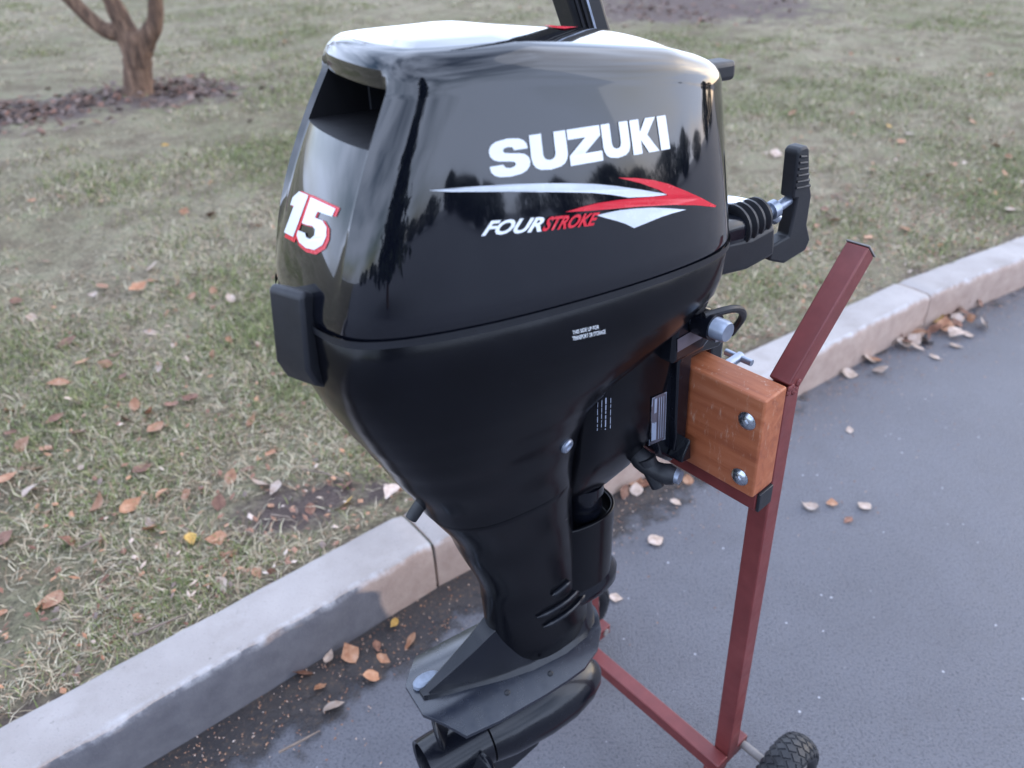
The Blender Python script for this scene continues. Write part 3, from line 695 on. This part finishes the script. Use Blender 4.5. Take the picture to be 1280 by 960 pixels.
m = MB(); m.loft([ell(.045, .135, .038, .285, 4), ell(.04, .155, .06, .32, 4), ell(.035, .172, .085, .38, 5), ell(.03, .180, .095, .47, 5), ell(.03, .185, .098, .525, 5)]); swb = m.build('swivel_bracket', M['pan'], motor, smooth=40)
m = MB(); m.loft([ell(.06, .20, .06, .50, 4), ell(.06, .21, .065, .56, 4)]); m.build('upper_mount', M['dark'], motor, smooth=40)
# clamp bracket, hooked over the board (trolley frame)
ARM = [(-.046, -.125), (-.020, -.150), (-.003, -.145), (-.003, .003), (.049, .003), (.049, -.075), (.066, -.085), (.078, -.07), (.080, .012), (.070, .032), (.035, .045), (.010, .085), (-.012, .105), (-.034, .102), (-.046, .08), (-.060, .02), (-.062, -.08)]
for y0, y1 in ((.116, .146), (.250, .280)):
    m = MB(); m.prism(ARM, y0, y1, lambda u, v, w_: t2e((u, w_, v))); arm = m.build('clamp_bracket', M['leg'], motor, smooth=30, bevel=.006, segs=3)
    f = MB(); f.prism([(-.008, -.148), (-.0035, -.152), (-.0035, .020), (.052, .008), (.066, .020), (.04, .040), (-.012, .050), (-.030, .02), (-.026, -.12)], y0-.010, y0+.003, lambda u, v, w_: t2e((u, w_, v))); f.build('flange', M['leg'], arm, smooth=30, bevel=.004, segs=3)
    s = MB(); s.tube([t2e((.062, (y0+y1)/2, -.06)), t2e((.145, (y0+y1)/2, -.06))], .007); s.tube([t2e((.14, (y0+y1)/2-.022, -.06)), t2e((.14, (y0+y1)/2+.022, -.06))], .005); s.build('clamp_screw', M['alu'], arm)
m = MB(); m.box((-.058, .147, -.11), (-.008, .249, .06)); m.build('bracket_web', M['pan'], motor, smooth=30, bevel=.005, xf=t2e)
m = MB(); m.tube([t2e((-.022, .046, .086)), t2e((-.022, .05, .086)), t2e((-.022, .30, .086))], [.011, .013, .013], 20); m.build('tilt_tube', M['alu'], motor)
m = MB(); m.tube([t2e((-.022, .064, .086)), t2e((-.022, .0875, .086))], .0165, 24); m.build('tilt_collar', M['leg'], motor)
m = MB(); m.tube([t2e((-.030, .080, .116)), t2e((-.030, .083, .116)), t2e((-.030, .112, .116))], [.0145, .017, .017], 24); m.build('tilt_knob', M['rubber'], motor, smooth=40)
m = MB(); m.tube(catmull([t2e((-.045, .185, -.105)), t2e((-.060, .150, -.120)), t2e((-.060, .115, -.134)), t2e((-.050, .085, -.136))], 10), [.013, .015, .014, .012, .013, .015, .014, .012, .013, .0145, .0115], 18)
m.tube([t2e((-.062, .125, -.120)), t2e((-.060, .105, -.160))], [.013, .009], 14); m.build('tilt_pin', M['rubber'], motor, smooth=50)
m = MB(); m.tube([t2e((-.050, .0875, -.135)), t2e((-.048, .078, -.135))], [.0105, .0095], 18); m.build('pin_end', M['alu'], motor)
m = MB(); m.prism([(-.03, -.13), (-.012, -.10), (-.008, -.135)], .092, .116, lambda u, v, w_: t2e((u, w_, v))); m.build('bracket_fin', M['leg'], motor, smooth=20, bevel=.002)
m = MB(); m.prism([(-.062, .040), (-.004, .036), (.020, .052), (.012, .088), (-.02, .104), (-.058, .095)], .090, .150, lambda u, v, w_: t2e((u, w_, v))); m.build('bracket_head', M['leg'], motor, smooth=25, bevel=.006, segs=3)
m = MB(); m.tube([t2e((.02, .098, .046)), t2e((.02, .086, .046))], .008, 6); m.build('pivot_nut', M['steel'], motor, smooth=20)
m = MB(); m.tube(catmull([t2e((-.03, .075, .10)), t2e((.01, .062, .098)), t2e((.045, .072, .07)), t2e((.06, .095, .03))], 14), .0048, 10); m.build('cable', M['rubber'], motor)
bw = world_bvh([o for o in bpy.data.objects if o.parent == motor and o.name.split('.')[0] in ('clamp_bracket', 'bracket_web', 'swivel_bracket', 'bracket_head')], EM)
lab = decal('rating_plate', [poly2d([(814, 497), (832, 489), (830, 548), (812, 556)])], M['plate'], bw, motor, lift=.0012)
def strip(x0, y0, x1, y1, w_): return poly2d([(x0-w_/2, y0), (x0+w_/2, y0-w_*.4), (x1+w_/2, y1-w_*.4), (x1-w_/2, y1)])
decal('plate_print', [strip(814.5, 497, 812.6, 555, .8), strip(831.5, 489.5, 829.6, 548, .8), strip(818.5, 498, 817.8, 516, 3), strip(817.6, 528, 816.9, 550, 3)]+[strip(823+i*2.6, 496-i, 821.6+i*2.6, 548-i, .9) for i in range(3)]+[poly2d([(814, 497), (832, 489), (832, 490), (814, 498)]), poly2d([(812, 555), (830, 547), (830, 548), (812, 556)])], M['label'], bw, lab, lift=.0020, cuts=0)
decal('bracket_sticker', [poly2d([(846, 424), (884, 402), (884, 418), (846, 440)])], M['plate'], bw, motor, lift=.001)
rs_ = random.Random(5); st_ = []
for i, (x_, a_, b_) in enumerate(((747, 502, 538), (752, 500, 536), (757, 497, 537), (763, 497, 535))):
    y_ = a_
    while y_ < b_:
        l_ = rs_.uniform(3, 9); st_.append(strip(x_-(y_-a_)*.02, y_, x_-(y_+l_-a_)*.02, min(b_, y_+l_), 1.5 if i == 2 else .9)); y_ += l_+rs_.uniform(1, 2.2)
decal('small_print', st_, M['label'], world_bvh([pan, leg, swb], EM), swb, lift=.001, cuts=0)
# shift lever and steering bracket at the front
m = MB(); m.bar([(.19, -.045, .600), (.30, -.045, .592), (.345, -.045, .600)], .055, .045, (0, 1, 0)); base_o = m.build('steering_bracket', M['rubber'], motor, smooth=30, bevel=.007, segs=3)
m = MB(); m.bar([(.215, -.05, .626), (.295, -.05, .622)], .046, .036, (0, 1, 0)); m.build('bracket_cover', M['leg'], base_o, smooth=30, bevel=.012, segs=4)
m = MB(); rr = []; pr = []
for q in range(17):
    f = q/16; rr.append(Vector((.285+.052*f, -.05, .624+.006*f))); pr.append(.024-.004*f+(.0035 if q % 4 in (1, 2) else -.002))
m.tube(rr, pr, 24); m.build('bellows', M['rubber'], motor, smooth=40)
m = MB(); m.tube(catmull([(.200, -.02, .672), (.255, -.03, .656), (.30, -.034, .646), (.335, -.04, .634), (.372, -.045, .616)], 16), .0095, 14); m.build('link_rod', M['steel'], motor)
m = MB(); m.tube([(.335, -.05, .628), (.365, -.05, .632), (.41, -.05, .645)], [.009, .007, .0065], 14); m.tube([(.352, -.05, .630), (.362, -.05, .632)], .012, 14); m.build('shift_rod', M['alu'], motor)
LV = [(.352, .566), (.384, .554), (.424, .563), (.430, .578), (.417, .602), (.415, .642), (.405, .664), (.388, .704), (.384, .709), (.370, .708), (.366, .703), (.372, .644), (.380, .642), (.384, .592), (.352, .586)]
m = MB(); m.prism([(u+(.006 if (v > .6 and u < .39) else 0), v) for u, v in LV], -.062, -.040, lambda u, v, w_: Vector((u, w_, v))); lever = m.build('shift_lever', M['rubber'], motor, smooth=30, bevel=.004, segs=3)
for k in range(6):
    z_ = .658+.0080*k; m = MB(); m.tube([(.379-.0005*k, -.0628, z_), (.4055-.0034*k, -.0628, z_-.002)], .0018, 8); m.tube([(.4070-.0034*k, -.061, z_-.002), (.4070-.0034*k, -.041, z_-.002)], .0018, 8); m.build('grip_rib', M['rubber'], lever)
m = MB(); m.box((.19, -.024, .792), (.288, .006, .814)); m.build('front_handle', M['rubber'], motor, smooth=30, bevel=.006, segs=3)
m = MB(); m.tube([(.262, -.02, .702), (.272, -.02, .708)], .005, 10); m.build('stop_clip', M['red'], motor)
# tiller folded up on the far side
m = MB(); m.bar([(.30, .15, .60), (.255, .15, .72), (.193, .15, .86), (.153, .15, .95), (.118, .15, 1.03)], .040, .046, (0, 1, 0)); til = m.build('tiller_arm', M['rubber'], motor, smooth=30, bevel=.006, segs=3)
m = MB(); m.tube([(.118, .15, 1.03), (.068, .15, 1.15)], [.019, .018], 20); m.build('tiller_grip', M['rubber'], til)
for k in range(3):
    m = MB(); m.bar([(.200-.004*k, .1275, .83+.0*k), (.123-.004*k, .1275, 1.01)], .002, .003, (0, 1, 0)); m.v = [(x+.012*(k-1), y, z) for x, y, z in m.v]; m.build('tiller_groove', M['alu'] if k == 2 else M['leg'], til)
m = MB(); m.box((.19, .08, .58), (.32, .17, .62)); m.build('tiller_mount', M['rubber'], motor, smooth=30, bevel=.006)

# ------------------------------------------------------------------ trolley
trolley = empty('motor_trolley', TM @ Matrix.Translation((.06, .18, -.915)), 'dark red welded square-tube trolley with a wooden board carrying the outboard motor', 'trolley')
TB = Matrix.Translation((-.06, -.18, .915))
def tb(p): return TB @ Vector(p)
TW = .03; YF = .377
m = MB(); m.box((0, 0, -.153), (.045, YF, 0)); board = m.build('transom_board', M['wood'], trolley, smooth=20, bevel=.003, segs=3, xf=tb)
for z_ in (-.038, -.128):
    for y_ in (.021, YF-.021):
        m = MB(); m.lathe([(0.0005, .0), (.0005, .012), (.0015, .0125), (.0035, .011), (.0055, .007), (.0065, .0)], (0, y_, z_), (-1, 0, 0), 24)
        m.lathe([(.004, .0055), (.0078, .0053), (.0082, .004), (.0082, 0)], (0, y_, z_), (-1, 0, 0), 6); m.build('bolt', M['steel'], board, xf=tb, smooth=30)
for y_ in (.0155, YF-.0155):
    m = MB(); m.box((.0455, y_-TW/2, -.835), (.0455+TW, y_+TW/2, -.012)); post = m.build('post', M['frame'], trolley, smooth=20, bevel=.0022, xf=tb)
    m = MB(); m.bar([(.0605, y_, -.012), (.197, y_, .121)], TW-.001, TW-.001, (0, 1, 0)); hd = m.build('handle', M['frame'], trolley, smooth=20, bevel=.0022, xf=tb)
    m = MB(); m.bar([(.1972, y_, .1212), (.1988, y_, .1228)], TW+.0005, TW+.0005, (0, 1, 0)); m.build('end_cap', M['rim'], hd, smooth=20, bevel=.0006, xf=tb)
    m = MB()
    for q in range(9): a = q/8; m.lathe([(-.003, 0), (-.002, .0035), (0, .0042), (.002, .0035), (.003, 0)], (.050+.022*a+random.uniform(-.002, .002), y_-TW/2, -.012+.006*math.sin(q)), (0, 1, 0), 8)
    m.build('weld', M['frame'], post, xf=tb)
m = MB(); m.box((.0135, .002, -.186), (.0445, YF-.002, -.1545)); cb = m.build('crossbar', M['frame'], trolley, smooth=20, bevel=.0022, xf=tb)
m = MB(); m.box((.0145, -.003, -.1855), (.0440, .0015, -.155)); m.build('end_plug', M['rubber'], cb, smooth=20, bevel=.001, xf=tb)
m = MB(); m.box((.0155, -.0005, -.838), (.0445, YF+.0005, -.808)); m.build('bottom_bar', M['frame'], trolley, smooth=20, bevel=.0022, xf=tb)
WR, WZ, WXX = .098, None, .098
zg = (TM.inverted() @ Vector((TM @ Vector((WXX, -.06, -.9))).xy.to_3d()))
for a_, b_ in ((-.118, .03), (YF-.03, YF+.095)):
    m = MB(); m.tube([(WXX, a_, -.834), (WXX, b_, -.834)], .008, 16); m.build('axle', M['rim'], trolley, xf=tb)
for y_ in (.0155, YF-.0155):
    m = MB(); m.box((.0765, y_-.012, -.848), (.112, y_+.012, -.822)); m.build('axle_lug', M['frame'], trolley, smooth=20, bevel=.002, xf=tb)
    m = MB(); m.box((-.20, y_-TW/2+.001, -.90), (.04, y_+TW/2-.001, -.872)); m.box((.0150, y_-TW/2+.001, -.8715), (.0440, y_+TW/2-.001, -.839)); m.build('foot', M['frame'], trolley, smooth=20, bevel=.002, xf=tb)
def wheel(y_):
    c = (WXX, y_, -.834)
    m = MB(); m.lathe([(-.026, .018), (-.026, .026), (-.02, .040), (-.02, .050), (.02, .050), (.02, .040), (.026, .026), (.026, .018)], c, (0, 1, 0), 36); wh = m.build('wheel', M['rim'], trolley, xf=tb)
    m = MB(); pr = []
    for q in range(25):
        a = 2*math.pi*q/24; pr.append((.029*math.cos(a), .060+.0205*math.sin(a)))
    m.lathe(pr, c, (0, 1, 0), 64); m.build('tyre', M['rubber'], wh, xf=tb, smooth=60)
    t = MB(); n = 30
    for i in range(n):
        for j, aa in enumerate((-62, -31, 0, 31, 62)):
            a = rad(aa); th = 2*math.pi*(i+.5*(j % 2))/n; vs = []
            for dl in (.0, .0022):
                for du, dv in ((-1, 0), (0, -1), (1, 0), (0, 1)):
                    k = .80 if dl == 0 else .68
                    A = a+dv*rad(27)*k; TH = th+du*math.pi/n*k*1.25; R = .060+(.0205+dl)*math.cos(A); Y = (.029+dl)*math.sin(A)
                    vs.append((c[0]+R*math.cos(TH), c[1]+Y, c[2]+R*math.sin(TH)))
            t.add(vs, [(0, 1, 2, 3), (4, 5, 6, 7), (0, 1, 5, 4), (1, 2, 6, 5), (2, 3, 7, 6), (3, 0, 4, 7)])
    tag(t.build('tread', M['rubber'], wh, xf=tb, smooth=20), kind='stuff')
wheel(-.080); wheel(YF+.055)

# ------------------------------------------------------------------ fallen leaves
def leaf_mesh(k):
    rs = random.Random(k); prof = [(0, .02), (.12, .24), (.3, .40), (.5, .42), (.7, .30), (.87, .13), (1, .01)]
    wf = rs.uniform(.6, 1.05); prof = [(t, w_*wf) for t, w_ in prof]; curl = rs.uniform(-.7, 1.1); fold = rs.uniform(.05, .55); tw = rs.uniform(-.5, .5); vs = []
    for t, w_ in prof:
        w_ *= rs.uniform(.85, 1.12)
        for s in (-1, -.5, 0, .5, 1):
            x = t-.5; y = s*w_; z = curl*(x*x-.08)+fold*abs(y)*.8+tw*x*y+rs.uniform(-.018, .018); vs.append((x, y, z))
    fs = [(i*5+j, i*5+j+1, i*5+j+6, i*5+j+5) for i in range(6) for j in range(4)]
    k0 = len(vs); vs += [(-.5, -.008, vs[2][2]), (-.5, .008, vs[2][2]), (-.78, .004, vs[2][2]+.03)]; fs.append((k0, k0+1, k0+2))
    zmin = min(v[2] for v in vs); vs = [(x, y, z-zmin) for x, y, z in vs]
    me = bpy.data.meshes.new('fallen_leaf'); me.from_pydata(vs, [], fs); me.shade_smooth(); return me
LM = {c: [] for c in LEAFM}
for ci, c in enumerate(LEAFM):
    for k in range(9): me = leaf_mesh(ci*10+k); me.materials.append(LEAFM[c]); LM[c].append(me)
WORD = {'orange': 'orange-brown', 'brown': 'dark brown', 'pale': 'pale pinkish-beige', 'yellow': 'yellow'}
def leaf(p, colr, size, where, tilt=.25):
    sz = 'small ' if size < .042 else ('large ' if size > .062 else '')
    o = bpy.data.objects.new('fallen_leaf', random.choice(LM[colr])); col.objects.link(o)
    o.location = p; o.scale = (size, size*random.uniform(.8, 1.15), size*random.choice((.25, .35, .6, .9))*random.uniform(.8, 1.2)); o.rotation_euler = (random.gauss(0, tilt), random.gauss(0, tilt), random.uniform(0, 6.28))
    lab = {'lawn': '%s dry leaf fallen on the grass of the lawn', 'kerb': '%s dry leaf lying in the gutter against the kerb', 'road': '%s dry leaf lying out on the open asphalt'}[where] % (sz+WORD[colr])
    grp = {'lawn': '%s leaves scattered over the lawn', 'kerb': '%s leaves gathered along the kerb', 'road': '%s leaves lying on the asphalt'}[where] % (sz+WORD[colr])
    tag(o, lab, 'leaf', grp)
near = [(85,432,'brown',.075),(105,456,'orange',.05),(133,459,'orange',.055),(75,484,'orange',.07),(95,510,'pale',.075),(70,528,'brown',.06),(170,512,'orange',.055),(195,541,'orange',.065),(190,520,'brown',.05),
        (215,510,'brown',.06),(240,505,'brown',.07),(125,636,'orange',.06),(165,637,'orange',.07),(205,621,'orange',.04),(190,665,'orange',.05),(45,618,'pale',.07),(10,602,'orange',.06),(5,680,'brown',.06),(85,685,'brown',.05),
        (240,678,'yellow',.04),(272,678,'orange',.05),(275,632,'brown',.05),(235,622,'orange',.04),(290,600,'orange',.05),(315,530,'orange',.045),(340,572,'orange',.045),(325,612,'pale',.05),(345,615,'pale',.05),(60,565,'orange',.05),
        (180,590,'brown',.06),(100,545,'brown',.05),(30,560,'orange',.06),(15,545,'brown',.05),(130,362,'orange',.06),(175,365,'orange',.075),(222,360,'orange',.05),(240,374,'orange',.045),(190,338,'pale',.07),(190,420,'pale',.055),
        (290,378,'pale',.05),(125,255,'orange',.05),(265,272,'brown',.06),(232,268,'orange',.05),(40,255,'orange',.06),(78,250,'brown',.05),(60,330,'brown',.05),(22,380,'brown',.05),(155,475,'brown',.05),(490,620,'pale',.06),(436,610,'brown',.04),
        (1140,285,'orange',.06),(1090,215,'orange',.06),(1125,180,'orange',.06),(1135,170,'pale',.06),(1160,222,'orange',.06),(1190,210,'orange',.06),(1085,300,'orange',.06),(1040,280,'orange',.07),(1030,265,'brown',.06),(1075,262,'brown',.07),
        (1130,290,'orange',.06),(1262,265,'pale',.06),(1245,185,'orange',.06),(1255,220,'orange',.06),(990,145,'orange',.07),(1035,142,'orange',.06),(970,195,'pale',.07),(1110,160,'yellow',.05),(1215,155,'orange',.06),(1260,200,'orange',.06)]
for x, y, c, s in near: p = on_lawn(x, y); p.z += .008+s*.1; leaf(p, c, s, 'lawn', .35)
cnt = 0; tries = 0
while cnt < 190 and tries < 4000:
    tries += 1; r = 1.3*(11/1.3)**random.random(); th = rad(random.uniform(-44, 42)); P_ = (r*math.sin(th), r*math.cos(th)); d = float(kerb_dist([P_])[0])-KW
    if d < .03: continue
    if random.random() > .75*math.exp(-d/4.0)+.2: continue
    z = float(lawn_z([P_])[0]); leaf(Vector((P_[0], P_[1], z+.004)), random.choices(['orange', 'brown', 'pale', 'yellow'], [5, 5, 3, .6])[0], random.choice((.026, .032, .036, .04, .046, .055))*random.uniform(.9, 1.15), 'lawn', .5); cnt += 1
for x, y, c, s in [(438,820,'orange',.05),(412,826,'pale',.045),(467,846,'orange',.05),(380,843,'brown',.05),(400,860,'orange',.045),(418,885,'pale',.05),(493,782,'yellow',.045),(513,803,'orange',.05),(480,829,'orange',.035),(472,812,'brown',.035),(430,800,'brown',.04),
                   (1180,410,'orange',.06),(1140,424,'orange',.06),(1158,428,'pale',.06),(1195,393,'orange',.07),(1185,396,'orange',.05),(1172,404,'yellow',.05),(1165,416,'brown',.06),(1128,432,'pale',.06),(1150,418,'orange',.06),(1085,452,'pale',.05),(1092,449,'orange',.05),
                   (1200,402,'orange',.06),(1205,385,'brown',.06),(1215,378,'pale',.05),(1228,372,'pale',.06),(1250,362,'brown',.06),(1268,355,'orange',.08),(1275,350,'brown',.07),(1262,352,'brown',.07),(1175,398,'orange',.06),(1190,410,'brown',.05),(1145,436,'pale',.05),(1100,465,'pale',.05),(1062,468,'pale',.05),
                   (770,606,'orange',.06),(790,600,'orange',.07),(805,605,'brown',.06),(780,618,'brown',.05),(815,592,'orange',.06),(795,615,'pale',.04),(760,612,'orange',.06)]:
    p = atz(x, y, .006); p.z = random.uniform(.006, .022); leaf(p, c, s*(1.15 if x > 1050 else 1), 'kerb', .4)
    if x > 1100 and x < 1240:
        for q in range(2): leaf(p+Vector((random.gauss(0, .07), random.gauss(.02, .03), .006)), random.choice(('orange', 'brown', 'brown', 'pale')), s*random.uniform(.7, 1.1), 'kerb', .6)
for x, y, c, s in [(820,675,'pale',.045),(770,747,'pale',.035),(1012,633,'pale',.045),(1040,628,'orange',.035),(1080,632,'pale',.04),(1060,650,'brown',.03),(1210,418,'pale',.05),(1195,432,'pale',.05),(1168,446,'pale',.04),(845,628,'pale',.035),(860,600,'orange',.04),(1062,537,'pale',.03)]:
    p = atz(x, y, .006); p.z = .006; leaf(p, c, s, 'road', .15)
# crumbs and seed husks in the gutter
def crumbs():
    vs, fs = [], []
    for k in range(5200):
        i = random.uniform(6.2, len(JN)-8); a = int(i); p = JN[a].lerp(JN[a+1], i-a); n = joint_normal(a); o_ = abs(random.gauss(0, .10))+.004
        if random.random() < .12: o_ = random.uniform(.02, .5)
        q = p-n*o_; s = random.uniform(.0012, .0042); an = random.uniform(0, 6.3); e1 = Vector((math.cos(an), math.sin(an), random.uniform(-.3, .3)))*s; e2 = Vector((-math.sin(an), math.cos(an), random.uniform(-.3, .3)))*s*.5
        b = Vector((q.x, q.y, .0065)); k0 = len(vs); vs += [b-e1, b+e2, b+e1, b-e2, b+Vector((0, 0, s*.7))]; fs += [(k0, k0+1, k0+4), (k0+1, k0+2, k0+4), (k0+2, k0+3, k0+4), (k0+3, k0, k0+4)]
    g = MB(); g.add(vs, fs); g.mi = [random.choice((0, 1, 1, 2)) for k in range(len(fs)//4) for _ in range(4)]
    o = g.build('leaf_crumbs', [LEAFM['orange'], LEAFM['brown'], LEAFM['pale']], smooth=0); tag(o, 'tiny leaf crumbs and seed husks strewn along the gutter', 'leaf crumbs', kind='stuff')
crumbs()
def litter():
    rs = random.Random(11); vs, fs, mi = [], [], []
    for (cx, cy, rx, ry) in SOIL[:6]:
        for k in range(150):
            x, y = cx+rs.gauss(0, .4)*rx, cy+rs.gauss(0, .5)*ry; z = float(lawn_z([(x, y)])[0])+rs.uniform(.004, .03); s_ = rs.uniform(.018, .045); a = rs.uniform(0, 6.3)
            e1 = Vector((math.cos(a), math.sin(a), rs.gauss(0, .35)))*s_; e2 = Vector((-math.sin(a), math.cos(a), rs.gauss(0, .35)))*s_*.55; b = Vector((x, y, z)); k0 = len(vs)
            vs += [b-e1, b+e2, b+e1, b-e2, b+Vector((0, 0, s_*.3))]; fs += [(k0, k0+1, k0+4), (k0+1, k0+2, k0+4), (k0+2, k0+3, k0+4), (k0+3, k0, k0+4)]; mi += [rs.choice((0, 1, 1, 1, 2))]*4
    g = MB(); g.add(vs, fs); g.mi = mi; o = g.build('leaf_litter', [LEAFM['brown'], M['litter'], M['litter2']], smooth=0); tag(o, 'brown leaf litter heaped on the bare soil round the tree', 'leaf litter', kind='stuff')
litter()
def lawn_litter():
    rs = random.Random(21); pts = []
    while len(pts) < 5200:
        i = rs.uniform(5.0, 14); a = int(i); p = JN[a].lerp(JN[a+1], i-a); n = joint_normal(a); t = KW+.01+rs.expovariate(1/.55); q = p+n*t
        if t < 3.2: pts.append((q.x, q.y))
    zz = lawn_z(np.array(pts)); vs, fs, mi = [], [], []
    for (x, y), z in zip(pts, zz):
        s_ = rs.uniform(.004, .013); a = rs.uniform(0, 6.3); e1 = Vector((math.cos(a), math.sin(a), rs.gauss(0, .3)))*s_; e2 = Vector((-math.sin(a), math.cos(a), rs.gauss(0, .3)))*s_*rs.uniform(.25, .7); b = Vector((x, y, float(z)+rs.uniform(.006, .022))); k0 = len(vs)
        vs += [b-e1, b+e2, b+e1, b-e2, b+Vector((0, 0, s_*.25))]; fs += [(k0, k0+1, k0+4), (k0+1, k0+2, k0+4), (k0+2, k0+3, k0+4), (k0+3, k0, k0+4)]; mi += [rs.choice((0, 0, 1, 1, 1, 1, 2, 3))]*4
    g = MB(); g.add(vs, fs); g.mi = mi; o = g.build('lawn_litter', [LEAFM['orange'], LEAFM['brown'], LEAFM['pale'], M['litter2']], smooth=0); tag(o, 'small broken leaf pieces littering the grass beside the kerb', 'leaf litter', kind='stuff')
lawn_litter()
# twigs
for x0, y0, x1, y1 in ((1040, 245, 1075, 272), (350, 945, 400, 918), (340, 648, 372, 658), (100, 690, 130, 676), (430, 605, 372, 590), (170, 800, 240, 770)):
    on = on_lawn if not (y0 > 900) else (lambda a, b: atz(a, b, .005))
    a, b = on(x0, y0), on(x1, y1); a.z += .012; b.z += .012; mid_ = a.lerp(b, .5)+Vector((.01, .0, .006))
    m = MB(); m.tube([tuple(a), tuple(mid_), tuple(b)], [.003, .0025, .0012], 8); o = m.build('twig', M['twig'])
    tag(o, 'thin bent twig lying on the asphalt beside the gutter' if y0 > 900 else 'thin dry twig lying in the grass', 'twig', None if y0 > 900 else 'twigs in the grass')

# ------------------------------------------------------------------ the small tree on the lawn
def tree():
    b = on_lawn(172, 116); S = b.xy.length/960*1.03                     # metres per pixel at the tree
    X = Matrix.Translation(b-Vector((0, 0, .03)))
    o = empty('small_tree', X, 'small bare tree whose short trunk forks into three stems on the lawn', 'tree')
    def P(px_, py_, dy=0): return Vector(((px_-172)*S*1.0+(118-py_)*S*.26, dy, (118-py_)*S*1.06))
    def limb(name, pts, rs, parent):
        c = catmull(pts, 26); R = catmull([(r, 0) for r in rs], 26); m = MB(); rings = []
        m.tube(c, [abs(r.x)*(1+.10*noise.noise(Vector((k*.6, len(pts), rs[0]*50)))) for k, r in enumerate(R)], 18); ob = m.build(name, M['bark'], parent, smooth=80); return ob
    tr = limb('trunk', [P(173, 122), P(172, 112), P(172, 95), P(172, 75), P(170, 58)], [25*S, 15.5*S, 14*S, 14*S, 11*S], o)
    top_ = []
    for pts, rs in (([P(168, 80), P(158, 62), P(137, 55), P(110, 32), P(85, 4), P(60, -40, .2), P(20, -130, .5), P(0, -260, .6)], [9, 9, 7.5, 6.8, 6.5, 6, 4.5, 2]),
                    ([P(170, 82), P(164, 62), P(150, 35), P(135, 5), P(122, -40, -.2), P(112, -140, -.4), P(105, -300, -.4)], [11, 10.5, 8.5, 8, 7, 5, 2]),
                    ([P(176, 82), P(182, 66), P(191, 50), P(191.5, 25), P(192, 0), P(196, -60, .1), P(205, -160, .4), P(210, -300, .5)], [9, 9.5, 7.8, 6.8, 6.6, 6, 4.5, 2])):
        limb('stem', pts, [r*S for r in rs], tr); top_.append(pts)
    tw = MB(); rs_ = random.Random(3)
    for pts in top_:
        for k in range(26):
            i = rs_.uniform(4.2, len(pts)-1.05); a = pts[int(i)].lerp(pts[int(i)+1], i-int(i)); d = Vector((rs_.gauss(0, 1), rs_.gauss(0, 1), rs_.uniform(.2, 1.6))).normalized()*rs_.uniform(.3, .9)
            tw.tube([a, a+d*.5+Vector((0, 0, .03)), a+d], [.012, .007, .002], 6)
            for q in range(4):
                s = a+d*rs_.uniform(.4, 1); e = d.normalized()*.2+Vector((rs_.gauss(0, .15), rs_.gauss(0, .15), .1)); tw.tube([s, s+e], [.004, .0015], 5)
    ob = tw.build('crown', M['bark'], o, smooth=60)
tree()
# trees across the road, behind the photographer
def far_tree(x, y, h, rad_, conifer, label):
    o = empty('roadside_tree', Matrix.Translation((x, y, 0)), label, 'tree', 'trees across the road')
    m = MB(); m.tube([(0, 0, 0), (.05, 0, h*.4), (0, .05, h*.95)], [h*.022, h*.016, .02], 10); m.build('trunk', M['bark'], o)
    rs = np.random.default_rng(int(abs(x*10+y*7))); n = 5200 if conifer else 2600; vs = []
    t = rs.random(n); zz = h*(.12+.88*t) if conifer else h*(.06+.94*t)
    R = rad_*(1-t)**.85*(.75+.25*np.sin(t*60)) if conifer else rad_*np.sin(np.pi*np.clip(t*.92+.06, 0, 1))**.7
    a = rs.uniform(0, 6.283, n); lump = .75+.25*np.sin(3*a+9*t+x)*np.cos(5*t*3+a); q = R*lump*np.sqrt(rs.random(n)); c = np.stack([q*np.cos(a), q*np.sin(a), zz], 1)
    d = rs.normal(0, 1, (n, 3, 3))*(.22 if conifer else .42)*(h/9)
    V = (c[:, None, :]+d).reshape(-1, 3); g = MB(); g.v = [tuple(p) for p in V]; g.f = [(3*i, 3*i+1, 3*i+2) for i in range(n)]; g.mi = [0]*n
    g.build('crown', M['needles'], o, smooth=0)
far_tree(.6, -6.5, 6.5, 2.6, True, 'tall dark conifer added out of view as a dark shape for the cowl to reflect')  # unseen conifer added to stand in for the photographer's dark reflection in the cowl
rt = random.Random(9)
for k in range(22):
    hd_ = rad(72+k*6.6+rt.uniform(-1.5, 1.5)); ds = rt.uniform(58, 72)
    far_tree(ds*math.sin(hd_), ds*math.cos(hd_), rt.uniform(2.6, 4.8), rt.uniform(4.0, 6.0), False, 'round-crowned broadleaf tree in the row across the road')
